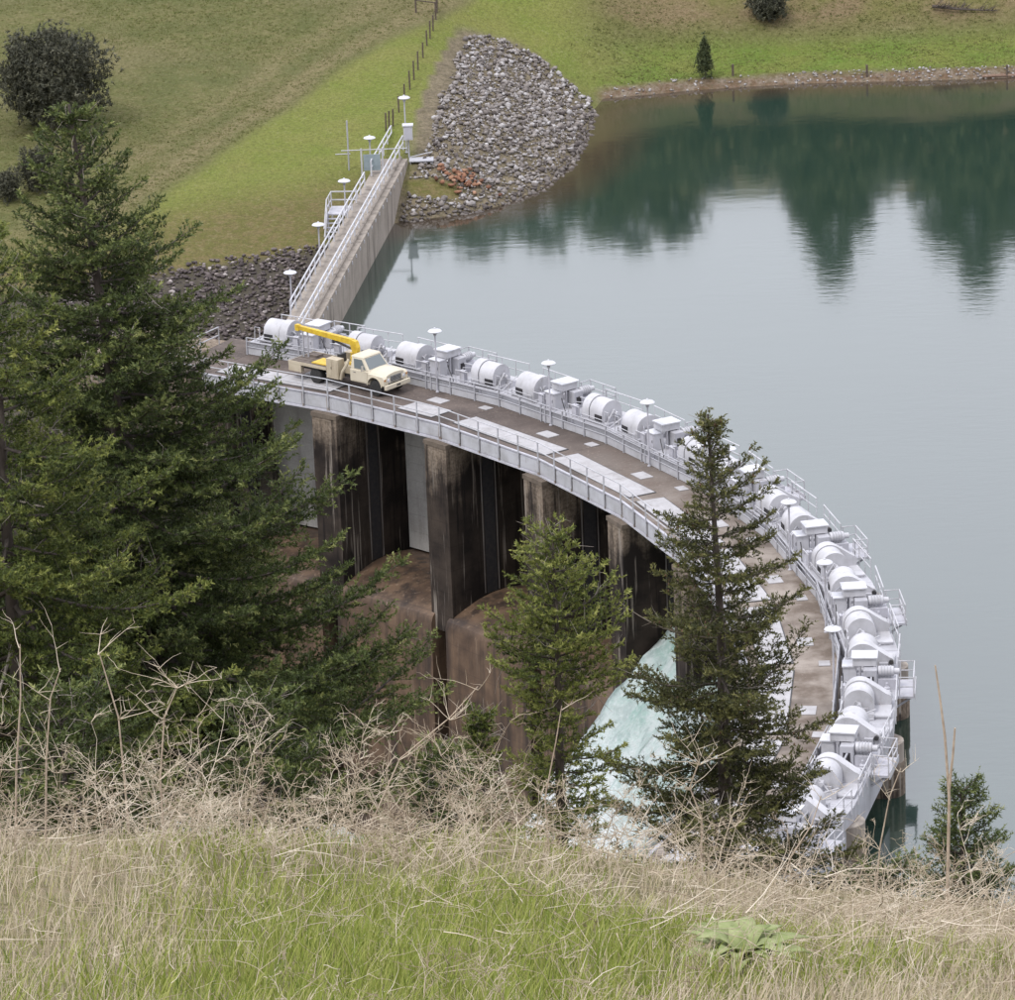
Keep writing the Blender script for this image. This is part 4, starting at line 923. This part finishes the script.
        TP.append(p); TD.append(unit(np.repeat(dl[-1:], nlim, 0)+rg.normal(0, .4, (nlim, 3)))); TL.append(np.full(nlim, .09)*(nl/.045)); TT.append(np.full(nlim, tone0+.15))
    # leader shoot
    u = np.linspace(.9, 1, 14); TP.append(np.stack([lean[0]*u*u*Ht, lean[1]*u*u*Ht, u*Ht], -1)); TD.append(unit(rg.normal(0, .6, (14, 3))+np.array([0, 0, .8]))); TL.append(np.full(14, .09)*(nl/.045)); TT.append(np.full(14, .5))
    TP = np.concatenate(TP); inst('crown', needle_mesh('crown', TP, np.concatenate(TD), np.concatenate(TL), np.concatenate(TT), mat, rg, nn, nl, nw), t)
    if not simple: inst('branches', seg_mesh('branches', segP, segQ, s0, s1, BARK), t)
    if dP: inst('bare_twigs', seg_mesh('bare_twigs', dP, dQ, d0, d1, DEADW), t)['kind'] = 'stuff'
    if CP:
        CPa = np.concatenate(CP); k = len(CPa)
        if k:
            V = np.array([[0, 0, .5], [.5, 0, 0], [0, .5, 0], [-.5, 0, 0], [0, -.5, 0], [0, 0, -.5]])*np.array([.032, .032, .06]); Fc = np.array([[0, 1, 2], [0, 2, 3], [0, 3, 4], [0, 4, 1], [5, 2, 1], [5, 3, 2], [5, 4, 3], [5, 1, 4]])
            o = inst('cones', raw_mesh('cones', (CPa[:, None]+V[None]).reshape(-1, 3), (Fc[None]+np.arange(k)[:, None, None]*6).reshape(-1, 3), CONE), t); o['kind'] = 'stuff'
    return t
CONE = plain('brown_cone', (.10, .052, .032), (.16, .09, .06), 30, .8)

# ------------------------------------------------------------------ far bank: bushes, fence, posts, trees mirrored in the lake
def bush(name, px, py, wpx, hpx, label, seed, mat, n=2600, conical=False, group=None):
    g = on_ground(px, py); sc = F/(g.y/math.cos(TH)); w, h = wpx/sc, hpx/sc*1.03; rg = np.random.default_rng(seed)
    t = tag(empty(name, g), label, 'bush', group)
    MB().tube([(0, 0, -.3), (.05, 0, h*.3), (0, .05, h*.75)], [w*.035, w*.025, w*.008], 6).build('trunk', BARK, t)
    d = unit(rg.normal(0, 1, (n, 3))); rad = rg.random(n)**.28
    lump = .95+.20*np.sin(d[:, 0]*5+seed)*np.sin(d[:, 1]*4+1)+.17*np.sin(d[:, 2]*7+d[:, 0]*6)+.10*rg.normal(0, 1, n)
    p = d*rad[:, None]*lump[:, None]*np.array([w/2, w/2, h/2])
    if conical: p[:, :2] *= np.clip(1.25-(p[:, 2:3]/h+.5)*1.2, .05, 1.3)
    p[:, 2] += h*.5; p = p[p[:, 2] > .02]; n = len(p)
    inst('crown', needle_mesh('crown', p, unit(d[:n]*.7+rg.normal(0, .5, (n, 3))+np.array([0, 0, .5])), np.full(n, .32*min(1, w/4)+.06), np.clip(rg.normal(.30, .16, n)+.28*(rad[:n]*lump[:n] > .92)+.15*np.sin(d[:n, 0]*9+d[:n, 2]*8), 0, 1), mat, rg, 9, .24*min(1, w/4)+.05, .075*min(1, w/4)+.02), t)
    return t
JUN = m_leaf('juniper_scale_leaves', [(0., (.035, .037, .026)), (.5, (.08, .08, .053)), (1., (.13, .125, .085))])
JUN2 = m_leaf('shrub_leaves', [(0., (.035, .048, .02)), (.5, (.075, .092, .038)), (1., (.13, .14, .065))])
bush('juniper', 52, 128, 104, 92, 'large round grey-green juniper on the meadow at upper left', 3, JUN, 5200)
bush('shrub', 37, 192, 34, 42, 'small dark shrub below the large round juniper', 4, JUN, 1200)
bush('shrub', 9, 202, 26, 30, 'small dark shrub at the left picture edge', 5, JUN, 900)
bush('shrub', 705, 79, 22, 40, 'small conical fir shrub standing alone on the far shore', 6, JUN2, 900, True)
bush('shrub', 769, 22, 36, 30, 'round dark shrub high on the slope beyond the lake', 7, JUN, 1100)
WOOD = plain('weathered_post', (.075, .055, .042), (.12, .095, .075), 8, .9)
fe = tag(empty('pasture_fence', on_ground(415, 70)), 'line of wooden fence posts with wire climbing the grassy bank', 'fence'); prev = None
for px, py in ((386, 131), (389, 128), (393, 126), (399, 113), (404.5, 101), (410, 90), (414, 80), (418, 70), (423, 58), (427, 46), (430, 39), (433, 31), (436, 20), (437, 9)):
    g = on_ground(px, py); h = 1.35+.12*math.sin(px*3.1); tl = .05*math.sin(px*1.7)
    MB().tube([(g.x, g.y, g.z-.3), (g.x+tl, g.y, g.z+h)], .07, 6).build('post', WOOD, fe, M=rel(fe, Matrix()))
    top = Vector((g.x+tl, g.y, g.z+h-.15))
    if prev is not None:
        for dz in (0, .45): MB().tube([prev-Vector((0, 0, dz)), top-Vector((0, 0, dz))], .008, 4).build('wire', WOOD, fe, M=rel(fe, Matrix()))
    prev = top
a, b = on_ground(416, 13), on_ground(437, 13)
for g in (a, b): MB().tube([(g.x, g.y, g.z-.3), (g.x, g.y, g.z+1.3)], .08, 6).build('post', WOOD, fe, M=rel(fe, Matrix()))
MB().tube([a+Vector((0, 0, 1.0)), b+Vector((0, 0, .8))], .05, 6).build('rail', WOOD, fe, M=rel(fe, Matrix()))
for k, (px, py, lab) in enumerate(((733, 76, 'short dark post by the lone shrub on the far shore'), (867, 77, 'short dark post in the middle of the far shore'), (1007, 79, 'short dark post at the right end of the far shore'))):
    g = on_ground(px, py); o = MB().lathe([(.09, -.4), (.09, .85), (.10, .86), (.08, .95)], 8).build('shore_post', WOOD, None, 40); o.location = g; tag(o, lab, 'post', 'posts along the far shore')
lg = on_ground(965, 14); t = tag(empty('fallen_tree', lg), 'dead fallen tree with bare branches on the slope at upper right', 'fallen tree')
MB().tube([(-2.6, .5, .55), (-.5, 0, .35), (2.6, -.3, .15)], [.14, .10, .03], 7).build('trunk', BARK, t)
sp, sq, r0, r1 = [], [], [], []
for k in range(70):
    u = rnd.uniform(-2.5, 2.3); p = Vector((u, -.1*u, .4-.1*u)); dv = Vector((rnd.uniform(.1, .8), rnd.uniform(-1, 1), rnd.uniform(-.1, .7))).normalized(); sp.append(p); sq.append(p+dv*rnd.uniform(.4, 1.1)); r0.append(.03); r1.append(.008)
inst('branches', seg_mesh('branches', sp, sq, r0, r1, BARK), t)
sl = on_ground(1000, 80); o = MB().tube([(-1.4, 0, .1), (0, .05, .12), (1.6, 0, .08)], [.12, .13, .1], 8).build('driftwood_log', plain('drift_wood', (.16, .10, .07), (.24, .17, .13), 5, .9), None, 60); o.location = sl; tag(o, 'reddish driftwood log lying at the waterline at far right', 'log')

def mirror_tip(px, py, y):        # height of a thing at distance y whose lake reflection ends at this pixel
    d = ray(px, py); return Vector((d.x/d.y*y, y, 2*WATER-(H+d.z/d.y*y)))
rt_list = [(425, 236, 426, 6.0), (480, 244, 432, 7.0), (545, 240, 428, 7.5), (606, 232, 426, 6.0), (640, 240, 432, 6.0), (676, 234, 428, 5.0),
           (808, 224, 430, 3.6), (833, 274, 426, 4.2), (856, 220, 432, 3.4), (946, 244, 426, 3.8), (977, 282, 430, 4.4), (1010, 240, 426, 3.8), (1050, 262, 428, 4.6), (1100, 250, 426, 4.6),
           (610, 188, 412, 4.6), (665, 176, 414, 4.6), (715, 180, 412, 4.4), (760, 170, 414, 4.0), (800, 182, 412, 4.2), (850, 186, 413, 4.4), (895, 172, 412, 4.0), (935, 184, 414, 4.4), (985, 178, 412, 4.6), (1035, 186, 413, 4.6)]
ORDN = 'first second third fourth fifth sixth seventh eighth ninth tenth eleventh twelfth thirteenth fourteenth'.split()
for k, (px, py, yy, rb) in enumerate(rt_list):
    tip = mirror_tip(px, py, yy); g = tz(tip.x, yy); hh = tip.z-g
    conifer('pine_tree', (tip.x, yy, g), hh, rb, ('tall conifer beyond the lake seen mirrored in the water, '+ORDN[k]+' from the left') if k < 14 else ('low conifer nearer the shore seen mirrored in the lake, '+ORDN[k-14]+' from the left'), 100+k, FARN, lambda q: (1-q)**.8, limbs_per_m=3.8, twig=.5, nn=7, nl=.6, nw=.26, sec=.6, zmin=.05, dead=0, group='conifers mirrored in the lake', simple=True, tone0=.35)

# rough grass tufts over the far meadow and banks
N = 90000; x = RG.uniform(-46, 42, N); y = RG.uniform(338, 408, N); d = shore_d(x, y); sl_ = side(x, y, px_l0, px_l1)
xe = x+3.5*fbm(x, y, .5, 15)+RG.normal(0, 1.2, N)
m = np.where(xe > 9, (d > 1.2), (sl_ > .5)) & (d > 1.5) & ((x < -8) | (d > 9.5) | (xe > 9)); x, y = x[m], y[m]; n = len(x)
dens = fbm(x, y, .22, 41)+.5*RG.random(n); k_ = dens > -.25; x, y = x[k_], y[k_]; n = len(x)
hgt = RG.uniform(.05, .15, n)*(.8+.5*fbm(x, y, .15, 5)); Bz = terrain(x, y)-.03; B = np.stack([x, y, Bz], -1); Vt = []
for k in range(3):
    a = RG.uniform(0, 6.28, n); w = RG.uniform(.03, .09, n); dx = np.stack([np.cos(a)*w, np.sin(a)*w, 0*a], -1); off = RG.normal(0, .12, (n, 3))*np.array([1, 1, 0])
    Vt.append(np.stack([B+off-dx, B+off+dx, B+off+RG.normal(0, .1, (n, 3))*np.array([1, 1, 0])+np.stack([0*a, 0*a, hgt], -1)], 1))
TUFT = m_leaf('meadow_grass', [(0., (.12, .145, .045)), (.4, (.165, .175, .06)), (.75, (.215, .205, .085)), (1., (.25, .225, .11))], .8, .15, .5)
tn = np.clip(RG.normal(.45, .22, n), 0, 1)
o = inst('meadow_tufts', raw_mesh('meadow_tufts', np.concatenate(Vt).reshape(-1, 3), np.arange(n*9).reshape(-1, 3), TUFT, {'tone': np.tile(np.repeat(tn, 3), 3)})); tag(o, 'rough uncut grass tufts over the far meadow', 'grass', kind='stuff')

# ------------------------------------------------------------------ firs on the near hillside
def fir(px, py, y, **k):
    tip = at_y(px, py, y); g = tz(tip.x, y); ln = k.get('lean', (0, 0))[0]*(tip.z-g); return conifer(k.pop('name', 'fir_tree'), (tip.x-ln, y, g), tip.z-g, **k)
BIG = dict(nn=9, nl=.050, nw=.025, sec=.085, twig=.062)
fir(70, 104, 62, Rb=5.5, label='large dark fir tree filling the left side of the picture', seed=21, prof=lambda q: min(.66, (1-q)**.82), limbs_per_m=13, lean=(-.045, 0), side_bias=(0.0, .06), irregular=.17, zmin=.36, dead=.035, trunk_r=.23, **BIG)
fir(-14, 232, 58, Rb=4.2, label='lighter green fir tree cut by the left picture edge', seed=22, mat=NEEDLE_L, prof=lambda q: min(.7, (1-q)**.75), limbs_per_m=9, irregular=.28, zmin=.36, **BIG)
fir(709, 414, 70, Rb=3.0, label='olive green fir tree with brown cones in front of the near hoists', seed=23, mat=NEEDLE_O, prof=lambda q: min(.58, (1-q)**.72), limbs_per_m=9.8, cones=.12, irregular=.34, dead=.05, lean=(-.012, 0), zmin=.40, **BIG)
fir(552, 533, 66, Rb=2.2, label='bright green young fir tree left of the cone-bearing fir', seed=24, mat=NEEDLE_L, prof=lambda q: min(.46, (1-q)**.5)*(1 if q > .76 else .66), limbs_per_m=12, irregular=.30, dead=.05, tone0=.45, zmin=.42, **BIG)
fir(962, 786, 45, Rb=1.15, label='small dense fir tree at the lower right corner', seed=25, prof=lambda q: (1-q)**.65, limbs_per_m=30, sec=.05, twig=.045, nl=.040, nw=.014, nn=8, zmin=.25, irregular=.2, dead=.01)
fir(480, 712, 60, Rb=.9, label='young fir sapling with pointed tip below the spillway', seed=26, mat=NEEDLE_L, prof=lambda q: (1-q)**.7, limbs_per_m=13, irregular=.25, zmin=.42, **BIG)
fir(440, 748, 57, Rb=1.4, label='low bushy fir left of the pointed sapling', seed=27, mat=NEEDLE, prof=lambda q: (1-q)**.5, limbs_per_m=13, irregular=.35, zmin=.42, **BIG)
fir(715, 815, 56, Rb=1.3, label='low olive fir under the cone-bearing fir', seed=29, mat=NEEDLE_O, prof=lambda q: (1-q)**.5, limbs_per_m=12, irregular=.4, dead=.1, zmin=.42, **BIG)
fir(255, 700, 52, Rb=2.0, label='low dark fir under the right boughs of the large fir', seed=30, mat=NEEDLE, prof=lambda q: (1-q)**.5, limbs_per_m=13, irregular=.3, zmin=.4, **BIG)
fir(60, 690, 50, Rb=2.2, label='low dark fir at the foot of the large fir', seed=31, mat=NEEDLE, prof=lambda q: (1-q)**.5, limbs_per_m=13, irregular=.3, zmin=.4, **BIG)
fir(880, 868, 43, Rb=1.0, label='tiny fir left of the small dense fir', seed=32, mat=NEEDLE, prof=lambda q: (1-q)**.5, limbs_per_m=24, sec=.05, twig=.045, nl=.04, nw=.014, zmin=.4, irregular=.35)

# ------------------------------------------------------------------ foreground: grass, dry weeds, mullein
N = 112000; y = RG.uniform(13.5, 28.5, N); x = RG.uniform(-1, 1, N)*(.165*y+.6); pxx = 507+x/y*5000
greenp = np.clip(1-smooth(pxx, 480, 900)*.85-smooth(y, 21, 25.5)*.8-.55*(1-smooth(pxx, 0, 280))+.9*fbm(x, y, .9, 51), .03, 1)
m = (RG.random(N) < .25+.75*greenp) & (np.hypot(x-.87, (y-18.3)*.8) > .24); x, y, greenp = x[m], y[m], greenp[m]; n = len(x); isg = RG.random(n) < greenp*.95+.03
hgt = np.where(isg, RG.uniform(.07, .24, n), RG.uniform(.05, .22, n))*(.85+.4*fbm(x, y, .8, 53))*(1-.35*smooth(y, 22, 27)); az = RG.uniform(0, 6.28, n); bend = RG.uniform(.12, .75, n)*hgt; w = RG.uniform(.0014, .0031, n)
B = np.stack([x, y, terrain(x, y)-.01], -1); dv = np.stack([np.cos(az), np.sin(az), 0*az], -1); sv_ = np.stack([-np.sin(az+.8), np.cos(az+.8), 0*az], -1); zz = np.array([[0, 0, 1.]])
M1 = B+dv*(bend*.25)[:, None]+zz*(hgt*.5)[:, None]; M2 = B+dv*(bend*.62)[:, None]+zz*(hgt*.82)[:, None]; Tp = B+dv*bend[:, None]+zz*hgt[:, None]
V = np.stack([B-sv_*w[:, None], B+sv_*w[:, None], M1-sv_*w[:, None]*.9, M1+sv_*w[:, None]*.9, M2-sv_*w[:, None]*.6, M2+sv_*w[:, None]*.6, Tp], 1).reshape(-1, 3)
Fc = np.array([[0, 1, 3], [0, 3, 2], [2, 3, 5], [2, 5, 4], [4, 5, 6]]); Fc = (Fc[None]+(np.arange(n)*7)[:, None, None]).reshape(-1, 3)
tn = np.where(isg, np.clip(RG.normal(.31, .16, n), 0, .55), np.clip(RG.normal(.85, .1, n), .65, 1))
GRASS = m_leaf('hill_grass', [(0., (.10, .145, .022)), (.3, (.225, .265, .05)), (.55, (.36, .36, .12)), (.68, (.40, .345, .21)), (.85, (.50, .42, .30)), (1., (.60, .52, .40))], .7, .2, .25)
o = inst('hillside_grass', raw_mesh('hillside_grass', V, Fc, GRASS, {'tone': np.repeat(tn, 7)})); tag(o, 'long green and straw-coloured grass on the near hillside', 'grass', kind='stuff')

SP, SQ, S0, S1, ST = [], [], [], [], []
def stick(p, d, L, r, n, curl, out, tone, rng):
    pts = [p]; d = d.normalized()
    for k in range(n):
        d = (d+Vector((rng.gauss(0, curl), rng.gauss(0, curl), rng.gauss(0.02, curl)))).normalized(); q = pts[-1]+d*(L/n)
        out.append((pts[-1], q, r*(1-.75*k/n), r*(1-.75*(k+1)/n), tone)); pts.append(q)
    return pts, d
def weed(base, h, rng, spread=1.0, out=None, r=.004, nb=None):
    tone = min(1, max(0, rng.gauss(.55, .22))); out = SEG if out is None else out
    d = Vector((rng.gauss(0, .28)*spread, rng.gauss(0, .28)*spread, 1)); pts, _ = stick(base, d, h, r, 7, .11, out, tone, rng)
    for b in range(nb or rng.randint(5, 9)):
        k = rng.randint(2, 7); p = pts[k]; a = rng.uniform(0, 6.28); dd = Vector((math.cos(a)*.95, math.sin(a)*.95, rng.uniform(.25, 1.0))); L = h*rng.uniform(.25, .55)*(1.1-.08*k)
        p2, _ = stick(p, dd, L, r*.62, 5, .24, out, tone, rng)
        for c in range(rng.randint(2, 5)):
            j = rng.randint(1, 5); a2 = a+rng.uniform(-1.2, 1.2); d3 = Vector((math.cos(a2), math.sin(a2), rng.uniform(-.1, .9))); p3, _ = stick(p2[j], d3, L*rng.uniform(.25, .6), r*.45, 3, .3, out, tone, rng)
            for e in range(rng.randint(0, 3)):
                a3 = a2+rng.uniform(-1.3, 1.3); stick(p3[rng.randint(1, 3)], Vector((math.cos(a3), math.sin(a3), rng.uniform(-.2, .8))), L*rng.uniform(.12, .25), r*.32, 2, .15, out, tone, rng)
SEG = []; wr = random.Random(5)
for k in range(470):
    y = wr.uniform(21.5, 28.8); u = wr.uniform(-1.25, 1.25); x = u*(.1015*y); pxk = 507+x/y*5000
    if y < 23 and pxk < 600 and wr.random() < .75: continue
    tall = .80 if pxk < 480 else (.55 if pxk < 620 else (.6 if pxk < 740 else (.40 if pxk < 930 else .5)))
    weed(Vector((x, y, tz(x, y)-.02)), wr.uniform(.3*tall, tall)*(1.15 if y > 25 else .7), wr)
for k in range(150):
    y = wr.uniform(15.5, 22); u = wr.uniform(-1.2, 1.2); x = u*(.1015*y); pxk = 507+x/y*5000
    if pxk < 650 and wr.random() < .35: continue
    weed(Vector((x, y, tz(x, y)-.02)), wr.uniform(.15, .34), wr, 2.2, r=.0028)
# fallen, matted stems
for k in range(700):
    y = wr.uniform(15, 22.5); x = wr.uniform(-1.2, 1.2)*.1015*y; a = wr.uniform(0, 6.28); stick(Vector((x, y, tz(x, y)+wr.uniform(.03, .2))), Vector((math.cos(a), math.sin(a), wr.uniform(-.1, 1.2))), wr.uniform(.08, .3), wr.uniform(.0010, .0019), 4, .22, SEG, min(1, max(0, wr.gauss(.6, .25))), wr)
for k in range(2600):
    y = wr.uniform(18, 30); x = wr.uniform(-1.2, 1.2)*.1015*y; pxk = 507+x/y*5000
    if y < 22.5 and pxk < 640 and wr.random() < .8: continue
    a = wr.uniform(0, 6.28); stick(Vector((x, y, tz(x, y)+wr.uniform(.02, .24))), Vector((math.cos(a), math.sin(a), wr.uniform(-.15, .35))), wr.uniform(.15, .5), wr.uniform(.0016, .0032), 4, .13, SEG, min(1, max(0, wr.gauss(.6, .25))), wr)
STRAW = m_leaf('dry_stem', [(0., (.22, .165, .115)), (.4, (.38, .305, .22)), (.75, (.52, .44, .335)), (1., (.66, .58, .47))], .75, .2)
def seg_obj(name, seg, parent=None): return inst(name, seg_mesh(name, [s[0] for s in seg], [s[1] for s in seg], [s[2] for s in seg], [s[3] for s in seg], STRAW, 3, [s[4] for s in seg]), parent)
tag(seg_obj('dry_weeds', SEG), 'tangled dry straw-coloured weeds along the brow of the hill', 'weeds', kind='stuff')
def stalk(pts, y, r, label, fork=None, twigs=0, seed=1):
    rng = random.Random(seed); P = [at_y(a, b, y) for a, b in pts]; g = tz(P[0].x, y); P[0] = Vector((P[0].x, y, g-.03)); t = tag(empty('dry_stalk', (P[0].x, y, g)), label, 'stalk'); off = Vector((P[0].x, y, g))
    k = len(P); m = MB().tube([p-off+Vector((0, .02*i, 0)) for i, p in enumerate(P)], [r*(1-.6*i/(k-1)) for i in range(k)], 6); m.build('stem', STALK, t, 60)
    if fork:
        Q = [at_y(a, b, y)-off for a, b in fork]; MB().tube(Q, [r*.7, r*.6, r*.45][:len(Q)], 5).build('side_stem', STALK, t, 60)
    if twigs:
        sg = []
        for j in range(twigs):
            i = rng.randint(1, k-1); a = rng.uniform(0, 6.28); p2, _ = stick(P[i]-off, Vector((math.cos(a), math.sin(a)*.6, rng.uniform(.3, 1.1))), rng.uniform(.12, .34), r*.45, 4, .15, sg, .8, rng)
            for e in range(3): stick(p2[rng.randint(1, 4)], Vector((rng.uniform(-1, 1), rng.uniform(-1, 1), rng.uniform(.1, 1))), rng.uniform(.05, .16), r*.28, 3, .15, sg, .8, rng)
        seg_obj('twigs', sg, t)['kind'] = 'stuff'
STALK = plain('dry_stalk', (.42, .34, .26), (.30, .23, .17), 20, .8)
stalk([(946, 930), (948, 880), (950, 800), (946, 740), (941, 700), (937, 672)], 23.5, .011, 'tall forked dry stalk standing before the water at right', fork=[(949, 790), (953, 755), (955, 728)])
stalk([(14, 840), (16, 770), (20, 700), (19, 648)], 25, .008, 'tall pale dry stalk at the left edge', twigs=5, seed=3)
stalk([(44, 830), (46, 760), (50, 700), (60, 672)], 25.5, .007, 'slim dry stalk second from the left edge', twigs=7, seed=4)
stalk([(130, 850), (125, 790), (118, 720), (98, 655)], 26, .008, 'leaning dry stalk in front of the large fir', twigs=9, seed=5)
stalk([(165, 850), (160, 780), (164, 720), (178, 688)], 24.5, .0075, 'branching dry stalk right of the leaning one', twigs=14, seed=6)
stalk([(350, 850), (400, 760), (450, 720), (478, 690)], 26.5, .006, 'arching dry stalk in the middle of the weeds', twigs=10, seed=7)
stalk([(550, 860), (545, 800), (556, 745), (562, 710)], 25, .006, 'thin upright dry stalk below the young fir', twigs=3, seed=8)
stalk([(700, 860), (702, 820), (690, 790), (700, 765)], 25, .007, 'bushy dry stalk under the cone-bearing fir', twigs=16, seed=9)
stalk([(874, 900), (880, 850), (890, 800), (902, 772)], 25.5, .006, 'bent dry stalk before the last pier', twigs=6, seed=10)
stalk([(906, 950), (905, 915), (912, 880)], 24, .008, 'broken brown stub stalk left of the tall forked one')
stalk([(775, 890), (790, 860), (812, 828), (822, 800)], 25, .006, 'leaning dry stalk crossing the near platforms', twigs=4, seed=12)
# mullein rosettes
MUL = NT('felted_mullein_leaf', .85, .15); _n = MUL.noise(14, 5, kind='obj'); MUL.color(MUL.mix(MUL.ramp(_n, [(.35, 0.), (.65, 1.)]), (.17, .205, .075), (.28, .30, .15))); MUL.bump(_n, .5, .01); MUL = MUL.m
def mullein(px, py, y, size, label, seed):
    p = at_y(px, py, y); g = tz(p.x, y); t = tag(empty('mullein_plant', (p.x, y, g)), label, 'plant'); rng = random.Random(seed)
    for k in range(22):
        a = k*2.4+rng.uniform(-.2, .2); up_ = .7+.75*(k/21)+rng.uniform(-.15, .15); L = size*rng.uniform(.75, 1.1)*(1.0-.3*k/21); W_ = L*.17; m = MB(); n = 7
        for i in range(n):
            u = i/(n-1); rr = L*u*math.cos(up_*(1-.35*u)); zz_ = L*u*math.sin(up_*(1-.55*u))+.02-.10*L*u*u; wv = W_*math.sin(math.pi*min(1, .08+u*.92)**.75)**.8 if u < 1 else .002
            for j, sgn in enumerate((-1, 0, 1)):
                x_, y_ = rr, sgn*wv; zf = zz_+abs(sgn)*wv*.35; m.v.append((x_*math.cos(a)-y_*math.sin(a), x_*math.sin(a)+y_*math.cos(a), zf))
        for i in range(n-1):
            for j in range(2): b = i*3+j; m.f.append((b, b+1, b+4, b+3))
        o = m.build('leaf', MUL, t, 80); s_ = o.modifiers.new('thick', 'SOLIDIFY'); s_.thickness = .004
mullein(742, 990, 18.4, .36, 'pale green mullein rosette with large felted leaves', 3)
mullein(716, 950, 20.0, .18, 'smaller mullein rosette behind the larger one', 8)
